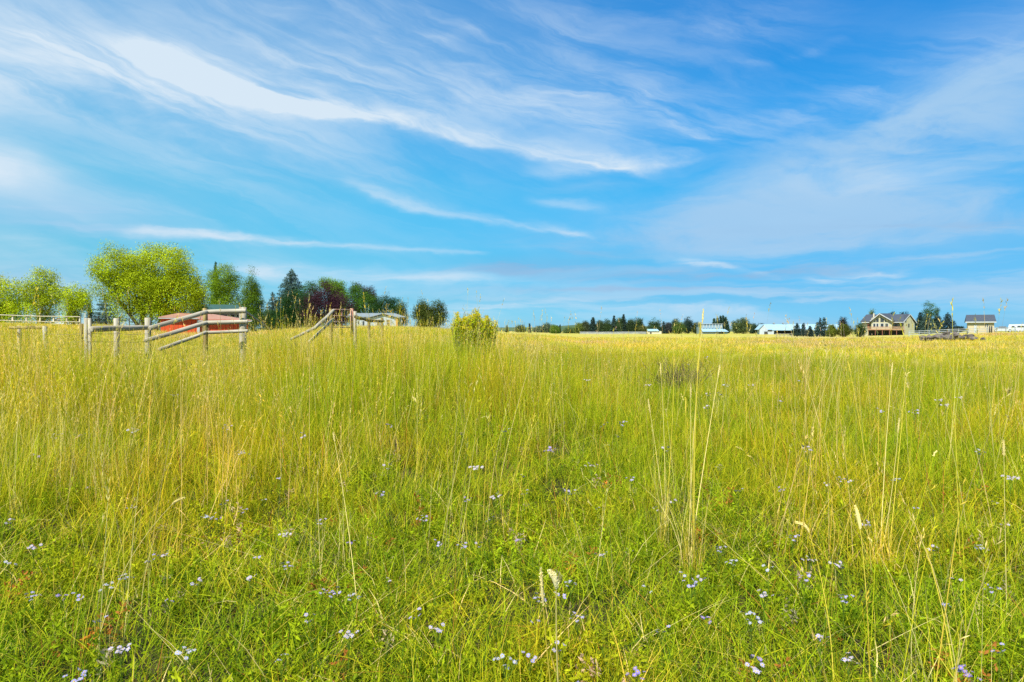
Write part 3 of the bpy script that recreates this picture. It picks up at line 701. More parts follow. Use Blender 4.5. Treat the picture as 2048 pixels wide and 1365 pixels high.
# far tree line
FT = 'far trees beyond the open field'
rt = random.Random(9)
def far_b(px, top, hw, label, col=(0.05, 0.085, 0.03), D=360, name='field_tree', cat='tree', seed=None, base=None):
    s_ = seed or int(px); base = base or (668 if D > 250 else 674)
    h = base - top; cy = top + h * 0.45
    broadleaf(name, label, px, D, [(px, top + h * 0.3, hw * 0.75, h * 0.3), (px - hw * .25, cy + h * .15, hw * .75, h * .33), (px + hw * .25, cy + h * .12, hw * .75, h * .36)], col, 0.62 * D / 360, 130, 22, 0.7 * D / 360, s_, 0.25, group=FT, cat=cat, limbs=4)
def far_c(px, top, hw, label, col=(0.03, 0.055, 0.045), D=360, seed=None, slim=1.0):
    conifer('field_conifer', label, px, D, top, hw, col, seed or int(px), 1.0 if D > 250 else 1.1, slim, group=FT, leaf=0.55 * D / 360)
far_c(1014, 651, 3, 'tiny dark conifer on the horizon right of the yellow bush')
far_b(1040, 652, 9, 'grey green tree on the horizon past the tiny conifer', (0.08, 0.11, 0.05), 500)
far_c(1059, 647, 3, 'narrow conifer spike on the horizon')
far_b(1078, 654, 10, 'low hazy bush left of the grey tree clump', (0.07, 0.10, 0.06), 520, 'field_bush', 'shrub')
far_b(1093, 648, 12, 'grey feathery tree left of the bright green bush', (0.07, 0.10, 0.06), 480)
far_b(1110, 652, 9, 'bright green bush on the horizon', (0.10, 0.17, 0.02), 320, 'field_bush', 'shrub')
far_c(1120, 650, 3, 'thin conifer between the horizon bushes')
far_b(1140, 657, 14, 'low pale green bush left of the far trees', (0.09, 0.13, 0.04), 380, 'field_bush', 'shrub')
far_b(1158, 647, 9, 'yellow green tree at the left end of the far tree line', (0.10, 0.13, 0.03))
far_b(1171, 644, 7, 'thin grey green tree, second in the far tree line', (0.07, 0.09, 0.045))
far_c(1186, 634, 11, 'ragged dark conifer with a split top in the far tree line')
far_b(1200, 642, 10, 'rounded green tree beside the ragged conifer', (0.05, 0.08, 0.035))
far_b(1214, 642, 8, 'dark tree left of the two tall conifers')
far_c(1228, 631, 9, 'first of the two tallest conifers in the far tree line')
far_b(1238, 636, 8, 'dark tree squeezed between the two tallest conifers')
far_c(1247, 628, 9, 'second of the two tallest conifers in the far tree line')
far_b(1260, 640, 11, 'wide green tree right of the tallest conifers', (0.045, 0.075, 0.03))
far_b(1276, 637, 11, 'dark tree at the right end of the main far clump')
far_b(1284, 653, 7, 'small yellowish shrub in front of the far clump', (0.10, 0.11, 0.03), 330, 'field_bush', 'shrub')
far_b(1309, 639, 14, 'full dark tree over the small green roofed shed', (0.035, 0.065, 0.025))
far_c(1327, 643, 7, 'small spruce right of the shed')
far_b(1336, 646, 8, 'dark purple grey tree beside the small spruce', (0.04, 0.045, 0.045))
far_b(1350, 640, 11, 'dark pointed tree half hidden by a brighter one', (0.03, 0.06, 0.025), 370)
far_b(1358, 645, 11, 'brighter green dome shaped tree', (0.07, 0.115, 0.02), 350)
far_b(1376, 636, 9, 'dark egg shaped tree left of the ribbed barn', (0.025, 0.05, 0.035))
far_b(1392, 647, 8, 'light green tree touching the ribbed barn', (0.06, 0.09, 0.04))
far_b(1401, 650, 6, 'small pale tree at the corner of the ribbed barn', (0.08, 0.11, 0.05))
for k, (px, tp, hw) in enumerate(((1428, 637, 4), (1435, 636, 4.5), (1441, 632, 4), (1446, 631, 4), (1451, 634, 4.5), (1455, 643, 4))):
    far_c(px, tp, hw, ['leftmost slim poplar, standing apart behind the ribbed barn', 'second slim poplar from the left behind the ribbed barn', 'third slim poplar behind the ribbed barn', 'tallest slim poplar behind the ribbed barn', 'broad topped poplar right of the tallest one', 'lowest poplar at the right end of the ribbed barn'][k], (0.03, 0.065, 0.04), 420, slim=0.45)
far_b(1474, 641, 13, 'left half of a double crowned weeping willow right of the ribbed barn', (0.075, 0.105, 0.035), 345)
far_b(1488, 637, 14, 'tall pale green weeping willow right of the ribbed barn', (0.075, 0.105, 0.035), 350)
far_b(1507, 650, 6, 'small dark tree left of the long white barn', (0.03, 0.06, 0.035))
far_b(1521, 649, 5, 'dark round tree behind the gable of the long white barn', (0.03, 0.05, 0.03), 380)
far_c(1594, 646, 12, 'dark spruce covering the right part of the long white barn', D=165)
far_c(1607, 646, 9, 'second dark spruce in front of the long white barn', D=170)
far_c(1620, 652, 10, 'low dark spruce in the row', D=160)
far_c(1634, 645, 10, 'blue green spruce left of the twin topped conifers', (0.035, 0.07, 0.06), D=165)
far_c(1640, 635, 8, 'left of the twin topped conifers', (0.025, 0.04, 0.03), D=172)
far_c(1648, 634, 12, 'right and wider of the twin topped conifers', (0.03, 0.055, 0.045), D=164)
far_b(1664, 650, 8, 'yellow green bush right of the twin topped conifers', (0.13, 0.16, 0.02), 160, 'field_bush', 'shrub')
far_b(1686, 634, 8, 'dark purple crowned tree behind the olive bush', (0.02, 0.022, 0.018), 172)
far_b(1689, 648, 14, 'olive rounded bush left of the big house', (0.07, 0.085, 0.012), 158, 'field_bush', 'shrub')
far_b(1720, 648, 11, 'thin leaved bush at the left wing of the big house', (0.05, 0.08, 0.025), 150, 'field_bush', 'shrub')
far_b(1743, 622, 5, 'yellow green treetop above the roof left of the gable', (0.10, 0.13, 0.02), 230)
far_b(1785, 625, 6, 'dark treetop above the middle of the big roof', (0.015, 0.03, 0.02), 240, seed=71)
far_b(1808, 624, 10, 'wide dark treetop above the right part of the big roof', (0.012, 0.02, 0.015), 240, seed=72)
far_b(1861, 603, 19, 'tall round green tree right of the big house', (0.04, 0.085, 0.012), 215, base=664)
far_c(1841, 624, 18, 'dark spruce against the right wall of the big house', (0.02, 0.045, 0.03), D=205)
far_c(1853, 624, 17, 'blue spruce in front of the tall round tree', BLU, D=195)
far_c(1874, 626, 17, 'blue green spruce right of the tall round tree', (0.035, 0.07, 0.06), D=200)
far_c(1895, 625, 20, 'dark blue spruce halfway between the big house and the garage', (0.03, 0.055, 0.055), D=190)
far_b(1918, 656, 8, 'low dark bush left of the garage', (0.03, 0.05, 0.03), 190, 'field_bush', 'shrub', base=662)

# ---------------------------------------------------------------- yellow flowering bush by the field edge
def yellow_bush():
    rs = np.random.RandomState(77); D = 15.5; base = gp(948, D); s = D / F
    o = empty('rabbitbrush', base); tag(o, 'tall bushy shrub with narrow leaves and yellow tips in the middle of the meadow', 'shrub')
    H0 = zat(611, D) - base.z; Ls = []; Cs = []; st = MB(); Y_ = []
    for k in range(290):
        a = rs.uniform(0, 6.28); rt_ = math.sqrt(rs.uniform(0, 1)); tx = rt_ * math.cos(a) * 47 * s; ty = rt_ * math.sin(a) * 36 * s
        q_ = tx / (47 * s); h = H0 * (0.90 + 0.07 * math.sin(q_ * 7 + 1.2) + 0.04 * math.sin(q_ * 15 + ty * 3) - 0.20 * max(0, q_ - .55) / .45 - 0.12 * max(0, -q_ - .6) / .4 - 0.06 * rt_ ** 3) * rs.uniform(0.70, 1.0)
        b = Vector((tx * 0.55, ty * 0.5, 0)); m_ = Vector((tx * 0.85, ty * 0.72, h * 0.55)); e = Vector((tx * 1.0, ty, h))
        st.tube([b, m_, e], [0.006, 0.004, 0.002], 4, cap=False)
        n = 110; t = rs.uniform(0.25, 1.0, n)[:, None]
        b_, m2, e_ = np.array(b), np.array(m_), np.array(e)
        P = (1 - t) ** 2 * b_ + 2 * t * (1 - t) * m2 + t ** 2 * e_ + rs.normal(0, 0.014, (n, 3))
        c = np.where(t > 0.95, np.array([[0.62, 0.52, 0.010]]), np.where(t > 0.75, np.array([[0.38, 0.45, 0.010]]), np.array([[0.27, 0.36, 0.010]])))
        Ls.append(P); Cs.append(c * rs.uniform(0.8, 1.2))
        n2 = 9; Y_.append(e_ + rs.normal(0, 0.02, (n2, 3)) * np.array([1, 1, 0.8]))
    V, Fq, CC = leaves(rs, np.concatenate(Ls), 0.06, 0.24, np.concatenate(Cs), 0.2, 1.2)
    link('foliage', new_mesh('foliage', V, Fq, M['leaf'], col=CC), o)
    V, Fq, CC = leaves(rs, np.concatenate(Y_), 0.02, 0.5, (0.62, 0.50, 0.01), 0.2, 0.6)
    link('flower_tips', new_mesh('flower_tips', V, Fq, M['petal'], col=CC), o)
    st.build('stems', M['grey bark'], o)
yellow_bush()
# dead twiggy brush
def dead_bush():
    rnd = random.Random(4); D = 13.5; base = gp(1358, D)
    mb = MB()
    for k in range(95):
        a = rnd.uniform(-1.5, 1.5); L = rnd.uniform(0.35, 0.9); x0 = rnd.gauss(0, 0.16)
        p = Vector((x0, rnd.gauss(0, 0.15), 0.05)); d = Vector((math.sin(a) * 0.75, rnd.uniform(-.5, .5), math.cos(a) * 0.9 + 0.2)).normalized()
        pts = [p]
        for j in range(4):
            d = (d + Vector((rnd.uniform(-.25, .25), rnd.uniform(-.25, .25), rnd.uniform(-.15, .12)))).normalized(); p = p + d * L / 4; pts.append(p)
        mb.tube(pts, [0.006, 0.005, 0.004, 0.003, 0.0015], 4, cap=False)
        for q in range(3):
            p0 = pts[rnd.choice((2, 3))]; d2 = (d + Vector((rnd.uniform(-.9, .9), rnd.uniform(-.6, .6), rnd.uniform(-.3, .6)))).normalized()
            mb.tube([p0, p0 + d2 * 0.12, p0 + d2 * 0.22 + Vector((0, 0, .03))], [0.003, 0.002, 0.001], 3, cap=False)
    tag(mb.build('dead_bush', M['dead twig'], None, base), 'dark dead twiggy brush half buried in the grass on the right', 'brush')
dead_bush()

# ---------------------------------------------------------------- log fences and gate
def log(parent, name, a, b, r0, r1, mat='weathered wood', label=None, seed=0, bow=0.0):
    """one log from a to b (world), built along its own z so the grain follows it"""
    a, b = Vector(a), Vector(b); rnd = random.Random(seed * 7 + int(a.x * 100)); L = (b - a).length; n = max(4, int(L / 0.22))
    mb = MB(); n1 = 12
    pts = [(0, 0, 0.0)]; rad = [r0 * 0.9]
    for k in range(n + 1):
        t = k / n; pts.append((rnd.uniform(-.004, .004) + bow * math.sin(math.pi * t), rnd.uniform(-.004, .004), 0.006 + (L - 0.012) * t)); rad.append((r0 + (r1 - r0) * t) * rnd.uniform(0.95, 1.05))
    pts.append((0, 0, L)); rad.append(r1 * 0.88)
    V = []; Fs = []
    lump = [rnd.uniform(0.93, 1.07) for _ in range(n1)]
    for p, r in zip(pts, rad):
        for k in range(n1):
            an = 2 * math.pi * k / n1; V.append((p[0] + math.cos(an) * r * lump[k], p[1] + math.sin(an) * r * lump[k], p[2]))
    m_ = len(pts)
    for i in range(m_ - 1):
        for k in range(n1): Fs.append((i * n1 + k, i * n1 + (k + 1) % n1, (i + 1) * n1 + (k + 1) % n1, (i + 1) * n1 + k))
    Fs.append(tuple(range(n1))[::-1]); Fs.append(tuple((m_ - 1) * n1 + k for k in range(n1)))
    o = link(name, new_mesh(name, V, Fs, M[mat], smooth_=True))
    q = Vector((0, 0, 1)).rotation_difference((b - a).normalized())
    o.rotation_mode = 'QUATERNION'; o.rotation_quaternion = q; o.location = a
    if parent is not None:
        o.location = a - parent.location; o.parent = parent
    if label: o['label'] = label
    return o
def post(parent, px, ytop, D, w, mat='weathered wood', lean=0.0, label=None, seed=0):
    t = at(px, ytop, D); b = gp(px, D, -0.25); b.x -= lean
    return log(parent, 'post', b, t, w / 2 * 1.05, w / 2, mat, label, seed)
def fence(label, px, D, name='log_fence'):
    o = empty(name, gp(px, D)); tag(o, label, 'fence'); return o
fa = fence('low broken fence of two short posts at the left edge', 60, 17)
post(fa, 39, 652, 17.5, 0.10, seed=1); post(fa, 90, 653, 16, 0.10, seed=2, lean=-0.05)
log(fa, 'rail', at(20, 656, 17.4), at(91, 655, 16.1), 0.035, 0.04, 'mossy wood', seed=3)
fb = fence('long grey log fence stepping up from the double post to the highest post', 300, 13)
post(fb, 172.5, 636.5, 12.0, 0.075, seed=4); post(fb, 180.5, 637, 12.0, 0.06, seed=5)
post(fb, 233.5, 637, 12.6, 0.105, seed=6); post(fb, 296, 636, 13.2, 0.115, seed=7)
post(fb, 163, 648, 12.1, 0.05, 'mossy wood', lean=0.03, seed=8, label='short split rust brown post leaning by the double post')
log(fb, 'rail', at(182, 658.5, 11.9), at(300, 655.5, 13.05), 0.052, 0.046, seed=9)
post(fb, 410.5, 617, 14.3, 0.10, 'mossy wood', seed=10, label='mossy orange brown post'); post(fb, 486, 615, 14.5, 0.15, seed=11, label='thickest and highest post of the fence')
for (p0, p1, p2, r) in (((299, 657), (414, 624.5), (492, 622.5), 0.046), ((290, 682), (413, 646), (496, 644), 0.044), ((318, 700), (413, 665.5), (496, 662.5), 0.034)):
    q_ = (p1[1] - 624.5) / 20 * 0.14
    log(fb, 'rail', at(*p0, 12.95 - q_), at(*p1, 14.1 - q_), r * 0.95, r * 1.05, seed=int(p0[1])); log(fb, 'rail', at(p1[0] + .5, p1[1], 14.13 - q_), at(*p2, 14.3 - q_), r, r, seed=int(p1[1]))
log(fb, 'rail', at(490, 623, 14.6), at(542, 660, 17.5), 0.028, 0.02, seed=31, label='thin pole sloping down behind the highest post')
log(fb, 'rail', at(494, 646, 14.6), at(512, 662, 15.8), 0.028, 0.02, seed=32)
wm = plain('fence wire', (0.22, 0.19, 0.16), (0.12, 0.09, 0.07), 20, 0.6, 0.4)
for y0, y1, y2, y3 in ((668, 667, 668, 668), (684, 683, 684, 684)):
    w_ = MB(); L0 = fb.location; w_.tube([at(90, y0, 16) - L0, at(130, y0 + 2, 14) - L0, at(176, y1, 11.94) - L0, at(205, y1 + 1.5, 12.2) - L0, at(233.5, y2, 12.52) - L0, at(265, y2 + 1.5, 12.8) - L0, at(296, y3, 13.1) - L0], .0035, 4); w_.build('wire', wm, fb)
fc = fence('grey poles slanting down to the left from a short post beside the gate', 640, 16.5, 'fence_brace')
post(fc, 662, 618, 16.5, 0.095, 'mossy wood', seed=12)
log(fc, 'pole', at(667, 621.5, 16.3), at(628, 658, 15.2), 0.036, 0.040, seed=13); log(fc, 'pole', at(630, 656.5, 15.25), at(583, 679, 14.2), 0.034, 0.028, seed=14)
log(fc, 'pole', at(667, 638.5, 16.3), at(618, 685, 15), 0.030, 0.034, seed=15)
fd = fence('short log fence dropping towards the white house right of the gate', 738, 20)
post(fd, 710, 623, 18, 0.085, seed=16); post(fd, 738, 637, 20, 0.08, 'mossy wood', seed=17); post(fd, 764, 636, 21.5, 0.09, 'mossy wood', seed=18)
log(fd, 'rail', at(711, 634, 17.8), at(739, 642, 19.8), 0.04, 0.04, 'mossy wood', seed=19); log(fd, 'rail', at(738, 642, 19.8), at(767, 643, 21.3), 0.045, 0.04, 'mossy wood', seed=20)
gt = empty('tube_gate', gp(684, 17.2)); tag(gt, 'rusty metal tube gate between the slanting poles and the short log fence', 'gate')
def wtube(parent, name, pts, r, mat):
    mb = MB(); L0 = parent.location; mb.tube([Vector(p) - L0 for p in pts], r, 8); return mb.build(name, M[mat], parent, sm=True)
for y_ in (619.3, 632, 643.5, 655):
    wtube(gt, 'bar', [at(661.5, y_, 16.7), at(682, y_ + .3, 17.2), at(703, y_ + .6, 17.7)], 0.012, 'gate tube')
wtube(gt, 'upright', [at(663, 618.5, 16.68), at(663, 672, 16.68)], 0.014, 'gate tube'); wtube(gt, 'upright', [at(703.5, 617.5, 17.72), at(704, 675, 17.72)], 0.045, 'rust')
wtube(gt, 'brace', [at(684, 619, 17.25), at(684, 672, 17.25)], 0.011, 'rust')

# ---------------------------------------------------------------- buildings
def window(parent, x0, x1, z0, z1, y, fr='white trim', gl='window glass', t=0.09, mull=0, tr=0, axis='x', label=None):
    """frame + pane proud of a wall at y (facing -y), or facing +x when axis='y' (then y is the wall's x)"""
    f = MB(); p = MB()
    def bx(mb, a0, a1, b0, b1, d0, d1):
        if axis == 'x': mb.box(a0, a1, y - d1, y - d0, b0, b1)
        else: mb.box(y + d0, y + d1, a0, a1, b0, b1)
    bx(f, x0, x0 + t, z0, z1, 0, .06); bx(f, x1 - t, x1, z0, z1, 0, .06); bx(f, x0 + t, x1 - t, z0, z0 + t, 0, .06); bx(f, x0 + t, x1 - t, z1 - t, z1, 0, .06)
    for k in range(mull):
        c = x0 + (x1 - x0) * (k + 1) / (mull + 1); bx(f, c - .03, c + .03, z0 + t, z1 - t, 0, .055)
    for k in range(tr):
        c = z0 + (z1 - z0) * (k + 1) / (tr + 1); bx(f, x0 + t, x1 - t, c - .025, c + .025, 0, .05)
    bx(p, x0 + t, x1 - t, z0 + t, z1 - t, 0.0, .02)
    o = f.build('window', M[fr], parent); p.build('pane', M[gl], o)
    if label: o['label'] = label
    return o

def barn():
    D = 70; s = D / F; o = empty('red_barn', gp(400, D), 0.40); tag(o, 'low red barn with a faded pink roof behind the log fence', 'barn')
    L0 = o.location
    X = lambda px: (px - 400) * s * .9; Zp = lambda py: zat(py, D) - L0.z
    w = MB(); x0, x1, x2 = X(322), X(397), X(500); ze = Zp(641.5)
    w.box(x0, x1 - .06, 0, 7, -0.5, Zp(638)); w.box(x1 + .06, x2, 0.15, 7, -0.5, ze + .15)
    w.build('wall', M['barn red'], o)
    t = MB(); t.box(x1 - .14, x1 + .12, -.08, 1.1, -0.5, ze); t.build('corner_trim', M['white trim'], o); t = MB(); t.box(X(396), X(507), -.33, -.22, Zp(643.5), Zp(641.8)); t.build('eave_trim', M['white trim'], o); t = MB(); t.box(X(318), X(396), -.35, -.25, Zp(638.5), Zp(636.8)); t.build('eave_trim', M['white trim'], o)
    # roofs: main ridge runs towards the left back, seen as a low pink plane
    r = MB()
    r.slab((X(396), -.22, Zp(641.8)), (X(508), -.22, Zp(641.8)), (X(425), 6.5, Zp(627.5)), (X(386), 6.5, Zp(627.5)), .1)
    r.slab((X(318), -.25, Zp(636.8)), (X(400), -.25, Zp(640.5)), (X(400), 6.6, Zp(627)), (X(352), 6.6, Zp(625)), .1)
    r.build('roof', M['faded roof'], o)
    f = MB(); f.tube([(X(352), 6.6, Zp(625)), (X(404), 6.6, Zp(626.6)), (X(428), 6.5, Zp(627.2)), (X(508), -.22, Zp(641))], .07, 6); f.build('flashing', M['white trim'], o)
    d = MB(); d.box(X(404), X(419), 0.05, 0.145, -0.5, ze - .35); d.build('door', M['brown door'], o)
barn()
def green_house():
    D = 118; s = D / F; o = empty('green_roofed_house', gp(435, D), 0.38); tag(o, 'house with a dark green hipped roof behind the red barn', 'house'); L0 = o.location
    X = lambda px: (px - 435) * s * .91; Z_ = lambda py: zat(py, D) - L0.z
    w = MB(); w.box(X(392), X(482), .3, 9, -.5, Z_(628)); w.build('wall', M['dark wall'], o)
    r = MB(); zr, ze = Z_(607.5), Z_(627)
    a, b, c, d = (X(378), 0, ze), (X(486), 0, ze), (X(478), 5, zr), (X(396), 5, zr); e, f_ = (X(378), 10, ze), (X(486), 10, ze)
    r.add([a, b, c, d, e, f_], [(0, 1, 2, 3), (1, 5, 2), (5, 4, 3, 2), (4, 0, 3), (0, 4, 5, 1)]); r.build('roof', M['green shingle'], o)
    fa_ = MB(); fa_.box(X(378), X(486), -.06, -.005, ze - .22, ze - .02); fa_.build('fascia', M['dark wall'], o)
    window(o, X(470), X(474), Z_(634), Z_(629), .3)
    window(o, X(455), X(462), Z_(636), Z_(630), .3, gl='yellow curtain glass')
green_house()
def white_house():
    D = 132; s = D / F; o = empty('white_house', gp(757, D), 0.17); tag(o, 'single storey white house with a grey shingle roof and a wide front gable', 'house'); L0 = o.location
    X = lambda px: (px - 757) * s; Z_ = lambda py: zat(py, D) - L0.z
    zb = -0.8
    w = MB(); w.box(X(711), X(740) - .02, 0, 7, zb, Z_(636)); w.box(X(793) + .02, X(804), 0, 7, zb, Z_(636))
    w.prism([(X(740), -1.6, zb), (X(793), -1.6, zb), (X(793), -1.6, Z_(637)), (X(766), -1.6, Z_(630.5)), (X(740), -1.6, Z_(637))], (0, 8, 0)); w.build('wall', M['white siding'], o)
    r = MB(); zr, ze = Z_(627), Z_(635.2)
    r.slab((X(694), -.4, ze), (X(811), -.4, ze), (X(789), 4, zr), (X(700), 4, zr), .12); r.slab((X(811), 8.4, ze), (X(694), 8.4, ze), (X(700), 4, zr), (X(789), 4, zr), .12)
    r.prism([(X(789), 4, zr), (X(811), -.4, ze), (X(811), 8.4, ze)], (0, 0, .12))
    r.slab((X(734), -2.0, Z_(637.6)), (X(766.5), -2.0, Z_(628.6)), (X(766.5), 3.5, Z_(628.6)), (X(734), 3.5, Z_(637.6)), .13); r.slab((X(766.5), -2.0, Z_(628.6)), (X(799), -2.0, Z_(637.4)), (X(799), 3.5, Z_(637.4)), (X(766.5), 3.5, Z_(628.6)), .13)
    r.build('roof', M['grey shingle'], o)
    window(o, X(772.5), X(780.5), Z_(653), Z_(639.5), -1.6, gl='yellow curtain glass', tr=1)
    window(o, X(754), X(761), Z_(653), Z_(639.5), -1.6, gl='yellow curtain glass')
    window(o, X(796.5), X(800), Z_(648), Z_(640), 0)
    window(o, X(725), X(730), Z_(653), Z_(642), 0); window(o, X(716), X(720), Z_(650), Z_(642), 0)
    d = MB(); d.box(X(791), X(795.5), -1.75, -1.62, zb, Z_(637.5)); d.build('door', M['orange panel'], o)
    gx = MB(); gx.box(X(736), X(739.5), -1.0, -.1, zb, Z_(652)); gx.build('electric_box', M['dark wall'], o)
white_house()
def big_house():
    D = 190; s = D / F; AZ_ = math.atan((1775 - 1024) / F); o = empty('deck_house', gp(1775, D), -AZ_ * 0.95); tag(o, 'large cream house with slate roof, glazed front gable and raised wooden deck', 'house'); L0 = o.location
    X = lambda px: (px - 1775) * s * math.cos(AZ_); Z_ = lambda py: zat(py, D) - L0.z
    zb = -0.6
    w = MB()
    w.box(X(1722), X(1742), 1.5, 9, zb, Z_(644)); w.box(X(1784), X(1808), 2.2, 9, zb, Z_(645))
    w.prism([(X(1742) + .02, 0, zb), (X(1784) - .02, 0, zb), (X(1784) - .02, 0, Z_(643)), (X(1758.5), 0, Z_(630.5)), (X(1742) + .02, 0, Z_(636.5))], (0, 9.5, 0))
    # right wing, gable turned to the right
    P0, P1, Pp = (X(1808), .6, 0), (X(1830), 4.2, 0), (X(1820), 2.5, 0)
    w.prism([(P0[0], P0[1], zb), (P1[0], P1[1], zb), (P1[0], P1[1], Z_(646)), (Pp[0], Pp[1], Z_(632)), (P0[0], P0[1], Z_(646))], (-2.6, 4.2, 0))
    w.build('wall', M['cream siding'], o)
    r = MB(); ze = Z_(644)
    r.slab((X(1719.5), .8, ze), (X(1812), .8, ze), (X(1820), 5, Z_(629.5)), (X(1732), 5, Z_(629.5)), .18)
    r.slab((X(1830), 9.6, ze), (X(1719.5), 9.6, ze), (X(1732), 5, Z_(629.5)), (X(1820), 5, Z_(629.5)), .18)
    r.prism([(X(1719.5), .8, ze), (X(1732), 5, Z_(629.5)), (X(1719.5), 9.6, ze)], (0, 0, .18))
    # front gable roof
    r.slab((X(1739), -.7, Z_(643.5)), (X(1758.5), -.7, Z_(628.6)), (X(1758.5), 6, Z_(627.4)), (X(1739), 4, Z_(643.5)), .2)
    r.slab((X(1758.5), -.7, Z_(628.6)), (X(1784.5), -.7, Z_(643.5)), (X(1796), 3, Z_(643.5)), (X(1780), 6, Z_(627.4)), .2)
    r.add([(X(1758.5), -.7, Z_(628.6) + .2), (X(1780), 6, Z_(627.2) + .2), (X(1758.5), 6, Z_(627.2) + .2)], [(0, 1, 2)])
    # right wing roof
    d = Vector((-2.6, 4.2, 0))
    a = Vector((P0[0] - .3, P0[1] - .2, Z_(647.5))); b = Vector((Pp[0], Pp[1] - .2, Z_(630.8))); c = Vector((P1[0] + .5, P1[1] + .2, Z_(647.5)))
    r.slab(a, b, b + d, a + d, .18); r.slab(b, c, c + d, b + d, .18)
    r.build('roof', M['slate shingle'], o)
    def trim(fn):
        t = MB(); fn(t); t.build('roof_trim', M['white trim'], o)
    for p, q in (((X(1739), -.75, Z_(643.8)), (X(1758.5), -.75, Z_(628.9))), ((X(1758.5), -.75, Z_(628.9)), (X(1785), -.75, Z_(644)))): trim(lambda t: t.slab(p, q, (q[0], q[1], q[2] + .28), (p[0], p[1], p[2] + .28), .06))
    trim(lambda t: t.slab(a + Vector((0, -.12, 0)), b + Vector((0, -.12, 0)), b + Vector((0, -.12, .3)), a + Vector((0, -.12, .3)), .05)); trim(lambda t: t.slab(b + Vector((.08, -.1, 0)), c + Vector((.08, -.1, 0)), c + Vector((.08, -.1, .3)), b + Vector((.08, -.1, .3)), .05))
    trim(lambda t: t.box(X(1785.5), X(1808), .62, .74, ze - .25, ze - .03)); trim(lambda t: t.box(X(1721), X(1738), .62, .74, ze - .25, ze - .03))
    # glazed gable: lower row rectangles, upper row sloping tops
    for x0, x1 in ((1745.5, 1751), (1752, 1757), (1760.5, 1767.5), (1769.5, 1776.5)): window(o, X(x0), X(x1), Z_(655), Z_(647), 0)
    def poly(pts):
        f = MB(); f.prism([(X(p), -.03, Z_(q)) for p, q in pts], (0, .028, 0)); f.build('window', M['window glass'], o)
    poly([(1752, 644.5), (1757, 644.5), (1757, 635.5), (1752, 639.5)]); poly([(1747, 644.5), (1751, 644.5), (1751, 640.5), (1747, 643.5)])
    poly([(1760.5, 644.5), (1767.5, 644.5), (1767.5, 639.5), (1760.5, 635)]); poly([(1769.5, 644.5), (1776.5, 644.5), (1769.5, 640.5)])
    window(o, X(1789), X(1796), Z_(656), Z_(648), 2.2, mull=1); window(o, X(1799), X(1804), Z_(655), Z_(648), 2.2)
    dr = MB(); dr.box(X(1734), X(1739), 1.38, 1.48, Z_(657), Z_(647.5)); dr.build('door', M['brown door'], o)
    # side window of the right gable, on the turned wall
    ux = Vector((P1[0] - P0[0], P1[1] - P0[1], 0)).normalized(); nn = Vector((ux.y, -ux.x, 0)); c0_ = Vector((P0[0], P0[1], 0)) + ux * 1.7 + nn * .03
    sw = MB(); sw.prism([c0_ + Vector((0, 0, Z_(655))), c0_ + ux * .5 + Vector((0, 0, Z_(655))), c0_ + ux * .5 + Vector((0, 0, Z_(648))), c0_ + Vector((0, 0, Z_(648)))], nn * .04); sw.build('window', M['window glass'], o)
    ch = MB(); ch.box(X(1746), X(1748.5), 3, 4.2, Z_(640), Z_(626.5)); ch.build('chimney', M['tan wall'], o)
    # deck
    dk = MB(); dk.box(X(1735), X(1807), -3.6, -.05, Z_(660.5), Z_(659)); dk.build('deck', M['deck wood'], o)
    rl = MB(); rl.box(X(1735), X(1807), -3.65, -3.55, Z_(654.8), Z_(654.0)); rl.box(X(1735), X(1807), -3.63, -3.57, Z_(658.3), Z_(657.8))
    n = 56
    for k in range(n + 1):
        x = X(1735) + (X(1807) - X(1735)) * k / n; rl.box(x - .03, x + .03, -3.62, -3.58, Z_(659), Z_(654.8))
    rl.build('railing', M['deck wood'], o)
    for k in range(6):
        x = X(1736) + (X(1806) - X(1736)) * k / 5; p = MB(); p.box(x - .07, x + .07, -3.5, -3.36, zb, Z_(660.5)); p.build('deck_post', M['brown door'], o)
    sk = MB(); sk.box(X(1736), X(1806), -1.2, -.06, zb, Z_(660.8)); sk.build('under_deck_shade', M['dark wall'], o)  # dark box filling the space below the deck, coloured as the shade there
big_house()
def garage():
    D = 165; s = D / F; AZ_ = math.atan((1961 - 1024) / F); o = empty('garage', gp(1961, D), -AZ_ * 0.93); tag(o, 'small cream garage with a slate gable roof and two narrow windows', 'garage'); L0 = o.location
    X = lambda px: (px - 1961) * s * math.cos(AZ_); Z_ = lambda py: zat(py, D) - L0.z
    w = MB(); zb = -.5; zr = Z_(630.5); ze = Z_(645)
    w.prism([(X(1935), 0, zb), (X(1935), 0, ze), (X(1935), 3.3, zr - .2), (X(1935), 6.6, ze), (X(1935), 6.6, zb)], (X(1988) - X(1935), 0, 0)); w.build('wall', M['warm tan siding'], o)
    r = MB(); r.slab((X(1930), -.5, ze), (X(1992), -.5, ze), (X(1990), 3.3, zr), (X(1932.5), 3.3, zr), .15); r.slab((X(1992), 7.1, ze), (X(1930), 7.1, ze), (X(1932.5), 3.3, zr), (X(1990), 3.3, zr), .15); r.build('roof', M['slate shingle'], o)
    t = MB(); t.box(X(1930), X(1992), -.58, -.52, ze - .12, ze + .16); t.build('fascia', M['white trim'], o)
    for x in (1969, 1973.2): window(o, X(x), X(x + 2.8), Z_(655), Z_(648.5), 0, t=.05)
    d = MB(); d.box(X(1948), X(1953.5), -.06, -.005, zb, Z_(650)); d.build('door', M['white trim'], o)
garage()
